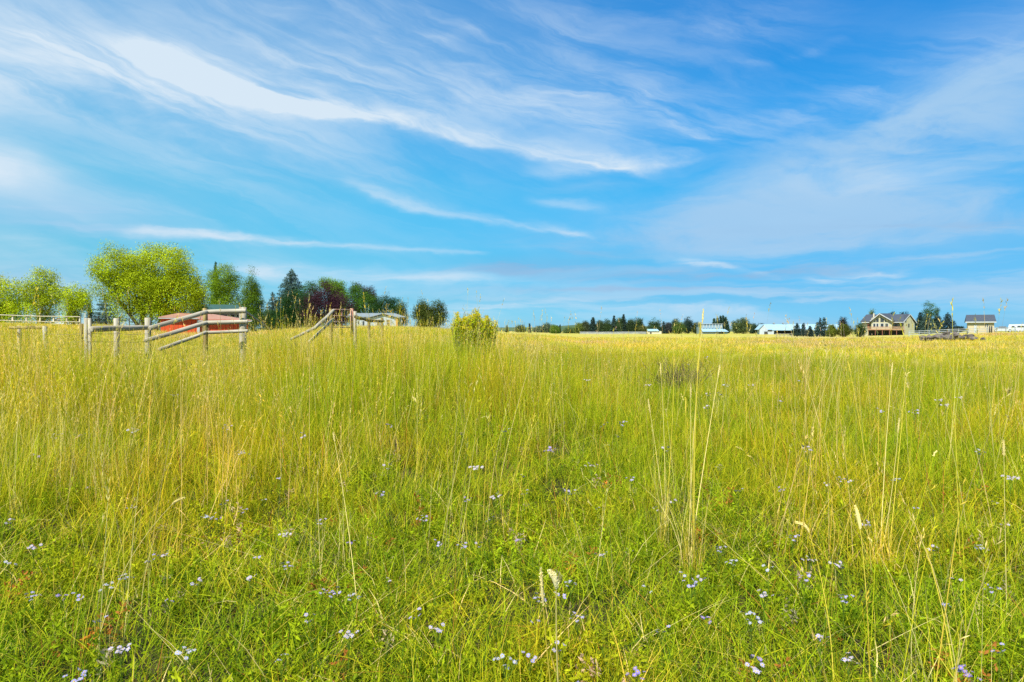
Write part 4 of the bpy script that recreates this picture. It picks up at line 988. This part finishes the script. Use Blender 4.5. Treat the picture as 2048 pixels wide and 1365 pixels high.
def ribbed_barn():
    D = 340; s = D / F; o = empty('ribbed_barn', gp(1430, D)); tag(o, 'grey barn with eight white ribs and a lower white lean to roof', 'barn'); L0 = o.location
    X = lambda px: (px - 1430) * s; Z_ = lambda py: zat(py, D) - L0.z
    w = MB(); w.box(X(1406), X(1450), 4, 12, -.5, Z_(648.6)); w.build('upper_wall', M['greenhouse glass'], o)
    for k in range(8):
        r = MB(); x = X(1405.5 + 6 * k); r.box(x - .16, x + .16, 3.7, 3.98, Z_(656), Z_(648)); r.build('rib', M['white trim'], o)
    t = MB(); t.box(X(1404), X(1451), 3.5, 12.3, Z_(648.5), Z_(647.8)); t.build('upper_roof', M['white trim'], o)
    l = MB(); l.slab((X(1404), -1, Z_(664)), (X(1456), -1, Z_(664)), (X(1454), 3.9, Z_(659)), (X(1406), 3.9, Z_(659)), .12); l.build('lean_to_roof', M['pale metal roof'], o)
    v = MB(); v.box(X(1405), X(1436.5), 0, 3.9, -.5, Z_(665)); v.box(X(1447), X(1455), 0, 3.9, -.5, Z_(665)); v.box(X(1437), X(1446.5), 2.5, 3.9, -.5, Z_(665)); v.build('wall', M['white siding'], o)
ribbed_barn()
def white_barn():
    D = 300; s = D / F; o = empty('white_barn', gp(1600, D)); tag(o, 'long white barn with a pale blue metal roof behind the row of spruces', 'barn'); L0 = o.location
    X = lambda px: (px - 1600) * s; Z_ = lambda py: zat(py, D) - L0.z
    w = MB(); ze = Z_(661.5); zr = Z_(649.5)
    w.prism([(X(1519), 0, -.5), (X(1531), -2.5, -.5), (X(1531), -2.5, Z_(659)), (X(1525.5), -1.3, zr - .2), (X(1519), 0, Z_(659))], (1.2, 6, 0)); w.box(X(1531) + .05, X(1546), -1, 5, -.5, ze); w.box(X(1546) + .02, X(1695), 3.0, 8, -.5, ze); w.build('wall', M['white siding'], o)
    dk = MB(); dk.box(X(1556), X(1690), 2.6, 2.95, -.1, ze - .05); dk.box(X(1531.5), X(1542), -1.3, -1.02, Z_(662), Z_(659.8)); dk.box(X(1524), X(1530), -3.1, -2.6, -.4, Z_(663.5)); dk.build('open_bay', M['dark wall'], o)
    r = MB(); r.slab((X(1534), -1.2, ze), (X(1700), -1.2, ze), (X(1698), 5, zr), (X(1525), 5, zr), .15); r.slab((X(1517), .0, Z_(660)), (X(1525), -1.6, zr), (X(1527), 5, zr), (X(1519), 6, Z_(660)), .1); r.build('roof', M['pale metal roof'], o)
    for x in (1556.5, 1575.5):
        v = MB(); v.box(X(x - 1.6), X(x + 1.6), 4.6, 5.6, zr, Z_(646.3)); v.tube([(X(x), 5.1, Z_(646.3)), (X(x), 5.1, Z_(644.6))], [.42, .12], 8); v.build('ridge_vent', M['grey shingle'], o)
white_barn()
def shed():
    D = 330; s = D / F; o = empty('shed', gp(1307, D)); tag(o, 'small shed with a pale green roof between far dark trees', 'shed'); L0 = o.location
    X = lambda px: (px - 1307) * s; Z_ = lambda py: zat(py, D) - L0.z
    w = MB(); w.box(X(1292), X(1323), 0, 5, -.5, Z_(663)); w.build('wall', M['tan wall'], o)
    r = MB(); r.slab((X(1295), -.4, Z_(663)), (X(1318), -.4, Z_(663)), (X(1317), 2.5, Z_(659)), (X(1296), 2.5, Z_(659)), .12); r.build('roof', M['pale metal roof'], o)
    d = MB(); d.box(X(1300), X(1303), -.1, -.01, -.5, Z_(665)); d.build('door', M['dark wall'], o)
shed()
def cottage():
    D = 125; s = D / F; o = empty('tan_house', gp(118, D)); tag(o, 'tan cottage gable peeping between the stems of the left willows', 'house'); L0 = o.location
    X = lambda px: (px - 118) * s; Z_ = lambda py: zat(py, D) - L0.z
    w = MB(); w.prism([(X(112), 0, -.4), (X(124), 0, -.4), (X(124), 0, Z_(642)), (X(118), 0, Z_(638)), (X(112), 0, Z_(642))], (0, 5, 0)); w.build('wall', M['tan wall'], o)
    r = MB(); r.slab((X(110.5), -.3, Z_(642.6)), (X(118), -.3, Z_(637.5)), (X(118), 5.2, Z_(637.5)), (X(110.5), 5.2, Z_(642.6)), .1); r.slab((X(118), -.3, Z_(637.5)), (X(125.5), -.3, Z_(642.6)), (X(125.5), 5.2, Z_(642.6)), (X(118), 5.2, Z_(637.5)), .1); r.build('roof', M['brown door'], o)
    window(o, X(116.5), X(119.5), Z_(649), Z_(644.5), 0)
cottage()
# ---------------------------------------------------------------- rail fences far off
def rail_fence(label, p0, p1, n, h, rails, r=0.035, mat='white trim', name='rail_fence', pw=0.06, group=None):
    """p0, p1 = (px, D) ground ends"""
    a, b = gp(*p0), gp(*p1); o = empty(name, a); tag(o, label, 'fence', group)
    pts = []
    for k in range(n + 1):
        q = a.lerp(b, k / n); q.z = float(gz(q.x, q.y)); q = q - a; pts.append(q)
        m = MB(); m.box(q.x - pw, q.x + pw, q.y - pw, q.y + pw, q.z - .3, q.z + h); m.build('post', M[mat], o)
    for z in rails:
        m = MB(); m.tube([q + Vector((0, -pw - r, z)) for q in pts], r, 6); m.build('rail', M[mat], o)
    return o
rail_fence('white rail fence running right from the big house past the garage', (1818, 140), (2120, 150), 16, 1.15, (0.35, 0.7, 1.05), 0.06)
rail_fence('pale rail fence under the willows at the left edge', (-60, 62), (160, 66), 8, 1.05, (0.5, 1.0), 0.05, 'tan wall')
rail_fence('dark thin rail fence under the largest willow', (176, 66), (318, 70), 7, 1.15, (0.55, 0.85, 1.1), 0.02, 'dark wall', pw=0.03)
rail_fence('long low white fence in front of the far tree line', (1160, 300), (1292, 300), 14, 1.1, (0.3, 0.6, 0.95), 0.11)
rail_fence('small grey corral fence left of the dark spruces', (1552, 150), (1584, 150), 4, 0.9, (0.45, 0.8), 0.04, 'weathered wood', name='corral_fence')
for px, lab in ((1979, 'left one of two dark gate posts at the white fence'), (1983, 'right one of two dark gate posts at the white fence')):
    D = 138; b = gp(px, D); m = MB(); m.tube([(0, 0, -.2), (0, 0, .7), (0.02, 0, 1.35)], [.14, .13, .11], 8); tag(m.build('gate_post', M['dark wall'], None, b, sm=True), lab, 'post')

# ---------------------------------------------------------------- vehicles (tiny in the picture)
def loft(mb, prof, half, m=0):
    """side profile (x, z) swept across, with inset upper body given by half(z)"""
    n = len(prof); A = [(x, -half(z), z) for x, z in prof]; B = [(x, half(z), z) for x, z in prof]
    mb.add(A + B, [tuple(range(n)), tuple(range(n, 2 * n))[::-1]] + [(i, n + i, n + (i + 1) % n, (i + 1) % n) for i in range(n)], m)
def wheel(parent, x, y, r=0.33):
    t = MB(); t.tube([(x, y - .11, r), (x, y + .11, r)], r, 16); w = t.build('wheel', M['rubber'], parent, sm=False)
    h = MB(); h.tube([(x, y - .125, r), (x, y + .125, r)], r * .58, 12); h.build('rim', M['silver paint'], w)
def sedan(px, D, rz, label):
    o = empty('parked_car', gp(px, D), rz); tag(o, label, 'car')
    b = MB(); loft(b, [(-2.25, .32), (-2.3, .62), (-2.1, .9), (-1.3, 1.0), (1.15, 1.0), (2.1, .86), (2.3, .6), (2.25, .32)], lambda z: .88 if z < .8 else .84); b.build('body', M['silver paint'], o)
    c = MB(); loft(c, [(-1.45, 1.0), (-1.0, 1.38), (.35, 1.42), (1.05, 1.0)], lambda z: .82 if z < 1.2 else .66); cb = c.build('cabin', M['window glass'], o)
    r = MB(); r.box(-.98, .34, -.64, .64, 1.405, 1.45); r.build('roof', M['silver paint'], o)
    for x in (-1.4, 1.4):
        for y in (-.8, .8): wheel(o, x, y)
sedan(132, 104, math.radians(8), 'silver car parked behind the leaning willow')
def camper(px, D, rz, label):
    o = empty('camper_trailer', gp(px, D), rz); tag(o, label, 'trailer')
    b = MB(); loft(b, [(-3.2, .55), (-3.35, 1.5), (-3.1, 2.6), (2.6, 2.7), (3.2, 1.9), (3.1, .55)], lambda z: 1.15); b.build('body', M['white paint'], o)
    for x0, x1, z0, z1 in ((-2.4, -1.5, 1.5, 2.1), (-.8, 1.1, 1.5, 2.15), (1.7, 2.5, 1.5, 2.1)): window(o, x0, x1, z0, z1, -1.15, t=.05)
    s_ = MB(); s_.box(-3.1, 3.0, -1.17, -1.155, .95, 1.1); s_.build('stripe', M['slate shingle'], o)
    for x in (-.5, .5):
        for y in (-1.0, 1.0): wheel(o, x, y, .36)
camper(2040, 235, math.radians(-36), 'white camper trailer at the right edge behind the white fence')
def pickup(px, D, rz, label):
    o = empty('pickup_truck', gp(px, D), rz); tag(o, label, 'truck')
    b = MB(); loft(b, [(-2.7, .45), (-2.75, 1.05), (.1, 1.05), (1.6, 1.05), (2.6, .95), (2.65, .45)], lambda z: .95); b.build('body', M['white paint'], o)
    c = MB(); loft(c, [(-.9, 1.05), (-.75, 1.62), (.75, 1.65), (1.35, 1.05)], lambda z: .88 if z < 1.3 else .74); c.build('cabin', M['window glass'], o)
    r = MB(); r.box(-.78, .76, -.72, .72, 1.635, 1.69); r.build('roof', M['white paint'], o)
    for x in (-1.7, 1.8):
        for y in (-.85, .85): wheel(o, x, y, .38)
pickup(2004, 200, math.radians(-30), 'white pickup truck behind the fence between garage and camper')

# ---------------------------------------------------------------- rocks
def rocks():
    rnd = random.Random(12); names = []
    spots = [(1850, 677, 14), (1858, 675, 12), (1866, 679, 12), (1873, 674, 15), (1880, 677, 16), (1884, 681, 12), (1890, 671, 13), (1896, 675, 15), (1894, 668, 10), (1903, 678, 13), (1909, 674, 14), (1916, 676, 12), (1912, 671, 10), (1924, 677, 11), (1932, 676, 12), (1941, 677, 13), (1950, 678, 10), (1966, 682, 9)]
    lab = ['leftmost grey brown field rock of the pile', 'second rock from the left, low and dark', 'flat rock at the front left of the pile', 'dark rock left of the pile centre', 'widest dark slab in the middle of the pile', 'small rock at the foot of the widest slab', 'upper rock just right of the widest slab', 'big rounded rock in the centre right of the pile', 'topmost pale rock of the pile', 'front rock under the topmost pale rock', 'grey rock right of the topmost pale rock', 'low rock on the right shoulder of the pile', 'small upper rock on the right shoulder', 'outlying rock right of the shoulder', 'pale flat outlying rock', 'dark outlying rock at the right end', 'last small rock of the pile', 'lone rock in the grass right of the pile']
    for k, (px, py, w) in enumerate(spots):
        D = 78 + rnd.uniform(-2, 2); s = D / F; r = w * s * 0.70
        V = []; Fs = []; nu, nv = 10, 7
        sc = Vector((1, .8, rnd.uniform(.5, .75))); ph = [rnd.uniform(0, 6) for _ in range(6)]
        for i in range(nv + 1):
            t_ = math.pi * i / nv
            for j in range(nu):
                p_ = 2 * math.pi * j / nu; d = Vector((math.sin(t_) * math.cos(p_), math.sin(t_) * math.sin(p_), math.cos(t_)))
                q = 1 + .16 * math.sin(3 * d.x + ph[0]) + .14 * math.sin(4 * d.y + ph[1]) + .12 * math.sin(5 * d.z + ph[2]) + rnd.uniform(-.05, .05) * math.sin(t_)
                V.append((d.x * r * q * sc.x, d.y * r * q * sc.y, d.z * r * q * sc.z))
        for i in range(nv):
            for j in range(nu): Fs.append((i * nu + j, i * nu + (j + 1) % nu, (i + 1) * nu + (j + 1) % nu, (i + 1) * nu + j)[::-1])
        x = (px - 1024) * s; z0 = float(gz(x, D)); z = max(z0 + r * .2, z0 + (684 - py) * s * .9)
        o = link('field_rock', new_mesh('field_rock', V, Fs, M['rock']), None, (x, D, z), (rnd.uniform(-.3, .3), rnd.uniform(-.3, .3), rnd.uniform(0, 6)))
        tag(o, lab[k], 'rock', 'field rocks piled in the yellow grass')
rocks()

# ---------------------------------------------------------------- asters
def flower_head(name, pet, rs, n=14, r=0.0108, yel=(0.62, 0.45, 0.03)):
    V = []; Fs = []; C = []; mi = []
    for k in range(n):
        a = 2 * math.pi * k / n + rs.uniform(-.1, .1); L = r * rs.uniform(.85, 1.15); w = .0022; dz = rs.uniform(-.003, .003)
        u = np.array([math.cos(a), math.sin(a)]); v = np.array([-u[1], u[0]]); b = len(V)
        for (q, ww, z) in ((.0022, .5, 0), (.6, 1.0, .0012), (1.0, .35, dz)):
            rr_ = q * L if q > .01 else .0022
            V += [(u[0] * rr_ - v[0] * w * ww, u[1] * rr_ - v[1] * w * ww, z), (u[0] * rr_ + v[0] * w * ww, u[1] * rr_ + v[1] * w * ww, z)]
            cc = np.array(pet) * rs.uniform(.9, 1.1); C += [cc, cc]
        Fs += [(b, b + 1, b + 3, b + 2), (b + 2, b + 3, b + 5, b + 4)]
    b = len(V); m_ = 8
    for k in range(m_): a = 2 * math.pi * k / m_; V.append((math.cos(a) * .0034, math.sin(a) * .0034, .0008)); C.append(np.array(yel))
    V.append((0, 0, .0028)); C.append(np.array(yel))
    Fs += [(b + k, b + (k + 1) % m_, b + m_) for k in range(m_)]
    return new_mesh(name, V, Fs, M['petal'], col=np.array(C))
def asters():
    rs = np.random.RandomState(21); rnd = random.Random(21)
    cols = {'lavender': (0.32, 0.30, 0.56), 'white': (0.36, 0.38, 0.52), 'violet': (0.27, 0.21, 0.52), 'pale lilac': (0.42, 0.38, 0.52)}
    heads = {c: [flower_head('flower', v, rs) for _ in range(3)] for c, v in cols.items()}
    words_ = {2: 'two', 4: 'four', 7: 'seven', 11: 'dense head of eleven'}
    protos = {}
    for c in cols:
        for n in (2, 4, 7, 11):
            L = []; root = bpy.data.objects.new('aster', None)
            ends = []
            mb = MB(); fork = Vector((0, 0, 0.0))
            for k in range(n):
                a = 2 * math.pi * k / n + rnd.uniform(-.4, .4); d = (0.012 + 0.0085 * n * .5) * math.sqrt(rnd.random()) + .004
                e = Vector((math.cos(a) * d, math.sin(a) * d, rnd.uniform(-.02, .02)))
                ends.append(e); mb.tube([Vector((0, 0, -.08)), Vector((e.x * .5, e.y * .5, -.04)), e], [.0013, .001, .0008], 4, cap=False)
            mb.tube([(0.03 * rnd.uniform(-1, 1), 0.03, -.45), (0, 0, -.2), (0, 0, -.08)], [.0018, .0016, .0013], 5, cap=False)
            me = new_mesh('stem', mb.V, mb.F, M['leaf'], col=np.tile(np.array([0.10, 0.17, 0.02]), (len(mb.V), 1)))
            protos[c, n] = (me, ends, [rnd.choice(heads[c]) for _ in ends], [(rnd.uniform(-.5, .5), rnd.uniform(-.5, .5) - .25, rnd.uniform(0, 6)) for _ in ends])
    def place(px, py, D, c, n, label=None, sc=1.0):
        me, ends, hs, rots = protos[c, n]
        o = bpy.data.objects.new('aster', me); COL.objects.link(o); o.location = at(px, py, D); o.rotation_euler = (0, 0, rnd.uniform(0, 6.28)); o.scale = (sc,) * 3
        tag(o, label or ('%s cluster of %s small asters in the meadow grass' % (c, words_[n] + ' open') if n < 11 else '%s aster with a dense rounded head of flowers in the meadow grass' % c), 'flower', 'wild asters flowering in the meadow')
        for e, h, r in zip(ends, hs, rots):
            f = bpy.data.objects.new('flower', h); COL.objects.link(f); f.parent = o; f.location = e; f.rotation_euler = r
    # height of the flower for a pixel row: found by trying grass heights
    def dist(py, hgt):
        D = 3.0
        for _ in range(12):
            D = (EYE - hgt - 0.0) * F / max(py - HY, 12)
            D = min(D, 14)
        return D
    big = [(660, 1185, 'lavender', 11, 'round lavender aster head right of the bottom centre left'), (120, 1195, 'violet', 4, 'violet aster cluster near the bottom left, beside two paler ones'), (60, 1196, 'lavender', 7, 'lavender aster at the bottom left corner area, leftmost of its row'), (152, 1193, 'lavender', 4, 'lavender aster third of the row at the bottom left'), (212, 1174, 'white', 7, 'white aster head above the row at the bottom left'),
           (368, 1306, 'white', 7, 'white aster pair low in the picture left of the centre'), (1012, 1328, 'white', 11, 'white aster cluster at the bottom centre below the orange leaves'), (1060, 1314, 'lavender', 4, 'three lavender blooms right of the bottom centre white cluster'), (1275, 1352, 'violet', 7, 'violet aster at the bottom edge right of the tall seed head'), (1505, 1240, 'white', 11, 'wide white aster cluster in the lower right quarter'),
           (1518, 1318, 'violet', 4, 'violet aster under the wide white cluster'), (1930, 1345, 'violet', 7, 'deep violet asters at the bottom right corner'), (1955, 1362, 'violet', 4, 'small violet asters just right of the corner bunch'), (2005, 1300, 'lavender', 4, 'lavender aster near the right edge low down'), (1155, 1238, 'lavender', 7, 'lavender aster right of the two tall seed heads'),
           (1142, 1168, 'white', 7, 'white aster right above the tall seed heads'), (1122, 1190, 'lavender', 4, 'lavender aster between the tall seed head and its side branch'), (1072, 1250, 'lavender', 2, 'two lavender blooms left of the tall seed heads'), (1040, 1080, 'violet', 7, 'violet white aster patch above the tall seed heads'), (926, 1094, 'lavender', 7, 'lavender aster patch in the middle distance left of centre'),
           (876, 1086, 'lavender', 4, 'pair of lavender asters in the middle distance'), (960, 1092, 'pale lilac', 4, 'pale lilac aster beside the middle lavender patch'), (335, 1204, 'violet', 2, 'two violet blooms beside an orange leaf at the lower left'), (415, 1036, 'white', 11, 'white aster spray left of the lower middle'), (434, 1037, 'violet', 4, 'violet aster touching the white spray'), (484, 1022, 'lavender', 7, 'lavender aster right of the white spray'),
           (262, 1015, 'pale lilac', 7, 'pale lilac aster left of the white spray'), (572, 1135, 'lavender', 7, 'lavender aster left of the round lavender head'), (568, 1070, 'pale lilac', 7, 'pale lilac aster above left of the round lavender head'), (1467, 1125, 'white', 7, 'white lavender aster below the golden tussock'), (1440, 1100, 'lavender', 7, 'lavender aster at the foot of the golden tussock')]
    for px, py, c, n, lab in big: place(px, py, dist(py, 0.2), c, n, lab, 0.78)
    spots = [(20, 997), (65, 910), (105, 873), (160, 870), (175, 975), (12, 1045), (262, 860), (296, 818), (130, 830), (178, 858), (230, 755), (265, 715), (38, 742), (455, 855), (480, 905), (450, 1006), (560, 1085), (330, 1110), (298, 1118), (250, 1130), (100, 1110), (65, 1095), (15, 1130), (245, 1155), (390, 1168), (505, 1120), (705, 1195), (760, 990), (652, 975), (600, 870), (690, 785), (777, 850), (775, 935), (870, 922), (955, 935), (990, 995), (1000, 990), (1048, 985), (925, 870), (1010, 860), (1040, 955), (1128, 980), (1150, 985), (1210, 850), (1240, 848), (1230, 875), (1300, 770), (1411, 716), (1372, 728), (1450, 770), (1416, 790), (1440, 788), (1412, 815), (1345, 1005), (1310, 1020), (1360, 1150), (1380, 1172), (1405, 1160), (1595, 1075), (1585, 1078), (1622, 1120), (1608, 1158), (1680, 1130), (1692, 1138), (1740, 1090), (1738, 1050), (1916, 1160), (1965, 1095), (2020, 1050), (2035, 1095), (1650, 970), (1680, 960), (1705, 965), (1835, 805), (1835, 825), (1880, 800), (1890, 810), (1920, 795), (1965, 905), (1968, 930), (1945, 955), (2028, 955), (1998, 1005), (1540, 905), (1610, 900), (1520, 1090), (1545, 1135), (1700, 1320), (1640, 1280), (1520, 1340), (1530, 1190), (1125, 1300), (1085, 1200), (1160, 1380), (830, 1230), (700, 1270), (620, 1240), (500, 1160), (430, 1230), (560, 1320), (240, 1300), (60, 1330), (150, 1360), (190, 1240), (870, 1260), (780, 1160), (850, 1040), (700, 1085), (640, 1045), (560, 960), (520, 1000), (330, 960), (380, 900), (60, 800), (350, 790), (520, 770), (590, 770), (700, 740), (850, 770), (880, 760), (950, 760), (1050, 740), (1110, 770), (1170, 760), (1250, 800), (1500, 770), (1560, 800), (1600, 760), (1700, 760), (1760, 820), (1800, 960), (1830, 1020), (1870, 1100), (1900, 1210), (1990, 1180), (1800, 1180), (1690, 1200), (1420, 1240), (1330, 1260), (1290, 1180), (1210, 1110), (1200, 1020), (1260, 960), (1100, 900), (1180, 930), (980, 1040), (930, 1000), (820, 980), (1330, 900), (1480, 980), (1560, 980)]
    for px, py in spots:
        if rnd.random() < 0.22: continue
        hgt = 0.26 + 0.35 * min(1, max(0, (1000 - py) / 250)); D = dist(py, hgt); 
        c = rnd.choice(['lavender'] * 4 + ['pale lilac'] * 3 + ['white', 'violet']); n = rnd.choice([2, 4, 4, 7, 7])
        place(px + rnd.uniform(-6, 6), py, D, c, n, None, 0.8 if D < 5 else 1.2)
asters()

# ---------------------------------------------------------------- lone foreground stalks and tussocks
def stalk_mesh(name, base, tip, bend, r, col, segs=10):
    b, t = Vector(base), Vector(tip); mb = MB(); pts = []
    for k in range(segs + 1):
        u = k / segs; p = b.lerp(t, u); off = Vector(bend) * (u * (1 - u) * 4); pts.append(p + off)
    rad = [r * (1 - .55 * k / segs) for k in range(segs + 1)]; mb.tube(pts, rad, 7, cap=False)
    return mb, pts
def spike(rs, pts, L, wid, n, col, pull=0.0):
    """plump seed spike along the last L of a polyline"""
    d = (pts[-1] - pts[-3]).normalized(); e0 = pts[-1]
    t = rs.uniform(0, 1, n); prof = np.sin(np.pi * np.clip(t * .9 + .08, 0, 1)) ** .6
    P = np.array(e0)[None] + np.array(d)[None] * (t[:, None] - .25) * L + np.array([pull, 0, -abs(pull)])[None] * (t[:, None] ** 2) * L + rs.normal(0, 1, (n, 3)) * (wid * .2 * prof)[:, None]
    dd = np.array(d)[None] + rs.normal(0, .35, (n, 3)); dd /= np.linalg.norm(dd, axis=1, keepdims=True)
    e = rs.normal(0, 1, dd.shape); e -= (e * dd).sum(1, keepdims=True) * dd; e /= np.linalg.norm(e, axis=1, keepdims=True)
    s = .009; V = np.stack([P, P + dd * s * .5 + e * s * .22, P + dd * s, P + dd * s * .5 - e * s * .22], 1)
    V = V.reshape(-1, 3); Fq = np.arange(4 * n).reshape(-1, 4); C = np.repeat((np.array(col)[None] * rs.uniform(.8, 1.15, (n, 1)))[:, None, :], 4, 1).reshape(-1, 3)
    tt = np.linspace(0, 1, 9); core = np.array(e0)[None] + np.array(d)[None] * (tt[:, None] - .25) * L + np.array([pull, 0, -abs(pull)])[None] * (tt[:, None] ** 2) * L
    cm = MB(); cm.tube([Vector(p) for p in core], [float(wid * .5 * max(.12, math.sin(math.pi * min(1, t_ * .9 + .08)) ** .6)) for t_ in tt], 8, cap=False)
    b = len(V); V = np.concatenate([V, np.array(cm.V)]); Fq = np.concatenate([Fq, np.array(cm.F) + b]); C = np.concatenate([C, np.tile(np.array(col) * .9, (len(cm.V), 1))])
    return V, Fq, C
def stalk(label, base_px, base_D, tip_px, tip_py, tip_D, bend=(0, 0, 0), r=.0019, col='straw', head=(.06, .008, 90), pull=0.0, seed=1, hcol=None, name='grass_stalk'):
    rs = np.random.RandomState(seed); b = gp(base_px, base_D); o = empty(name, b); tag(o, label, 'grass stalk', 'lone seeding stalks in the foreground')
    mb, pts = stalk_mesh('stem', Vector((0, 0, 0)), at(tip_px, tip_py, tip_D) - b, bend, r, G_[col])
    c = np.tile(np.array(G_[col]), (len(mb.V), 1)); link('stem', new_mesh('stem', mb.V, mb.F, M['leaf'], col=c, smooth_=True), o)
    if head:
        V, Fq, C = spike(rs, pts, head[0], head[1], head[2], hcol or G_['straw'], pull); link('seed_head', new_mesh('seed_head', V, Fq, M['leaf'], col=C), o)
    return o
stalk('plump pale seed head bending left at the bottom centre', 1135, 2.05, 1113, 1168, 1.95, (-.01, 0, 0), .0034, 'straw', (.075, .017, 420), -.3, 1, (0.86, 0.78, 0.42))
stalk('narrow pale spike left of the plump seed head', 1128, 2.15, 1086, 1196, 2.0, (-.008, 0, 0), .0030, 'gold', (.12, .009, 260), 0, 2, (0.84, 0.72, 0.34))
stalk('long stem arching right with a small seed head at the lower left', 180, 2.75, 346, 1006, 2.9, (-.06, 0, .03), .0020, 'straw', (.05, .010, 150), .3, 3)
stalk('thin stem crossing behind the arching one at the lower left', 152, 2.75, 262, 1008, 3.1, (-.02, 0, .02), .0014, 'yellow', None)
stalk('nodding seed head curving left in the lower right', 1672, 2.5, 1618, 1058, 2.7, (.03, 0, 0), .0019, 'gold', (.07, .010, 240), -.5, 5)
stalk('bulky ragged seed head leaning left in the lower right', 1745, 2.6, 1722, 1048, 2.8, (.01, 0, 0), .0021, 'gold', (.10, .016, 420), -.1, 6)
stalk('straight golden stem at the right below the leaning tussock', 1745, 2.9, 1760, 985, 3.0, (0, 0, 0), .0016, 'yellow', None)
stalk('pale dry stem standing at the left of the centre', 640, 3.6, 633, 965, 3.8, (0, 0, 0), .0018, 'straw', None)
stalk('long straw stem leaning left from the lower centre', 715, 3.3, 668, 880, 3.9, (.01, 0, 0), .0019, 'straw', (.06, .008, 120), 0, 9)
stalk('tall bare stem near the right edge', 1940, 2.7, 1905, 820, 4.2, (.02, 0, 0), .0018, 'yellow', None)
stalk('stem with a bottle brush head near the right edge', 2020, 3.2, 2010, 905, 3.5, (0, 0, 0), .0018, 'straw', (.08, .012, 240), 0, 11)
stalk('stem bent over in a wide arch at the far right', 1790, 3.6, 1870, 910, 4.0, (.02, 0, .05), .0016, 'yellow', (.05, .007, 80), .2, 12)
def tussock(label, px, D, tips, seed):
    rs = np.random.RandomState(seed); rnd = random.Random(seed); b = gp(px, D); o = empty('grass_tussock', b); tag(o, label, 'grass tussock', 'golden tussocks with high stems')
    for k, (tx, ty, tD, w) in enumerate(tips):
        mb, pts = stalk_mesh('stem', Vector((rnd.uniform(-.03, .03), rnd.uniform(-.03, .03), 0)), at(tx, ty, tD) - b, (rnd.uniform(-.02, .02), 0, 0), w, None)
        c = G_['gold'] if k % 2 else G_['straw']; st = link('stem', new_mesh('stem', mb.V, mb.F, M['leaf'], col=np.tile(np.array(c), (len(mb.V), 1)), smooth_=True), o)
        V, Fq, C = spike(rs, pts, .09, .009, 110, c); link('seed_head', new_mesh('seed_head', V, Fq, M['leaf'], col=C), st)
    a = blades(rs, 60, .07, .25, .6, .003, .005, .3, ('gold', 'yellow', 'straw'), [.5, .3, .2], segs=4, lean=.12)
    link('blades', new_mesh('blades', a[0], a[1], M['grass'], col=a[2]), o)
tussock('golden tussock with the longest fanned stems right of the centre', 1385, 3.95, [(1437, 750, 4.4, .003), (1400, 668, 4.2, .0026), (1405, 640, 4.3, .0022), (1396, 740, 4.2, .0024), (1382, 790, 4.1, .002), (1372, 820, 4.0, .002)], 31)
tussock('pale tussock leaning right at the right third of the meadow', 1768, 4.0, [(1784, 745, 4.5, .0028), (1815, 705, 4.6, .002), (1798, 860, 4.2, .002), (1700, 740, 4.6, .002)], 32)
tussock('sparse straw tussock left of the golden one', 1330, 4.3, [(1322, 745, 4.6, .002), (1348, 730, 4.5, .002), (1300, 820, 4.5, .002)], 33)
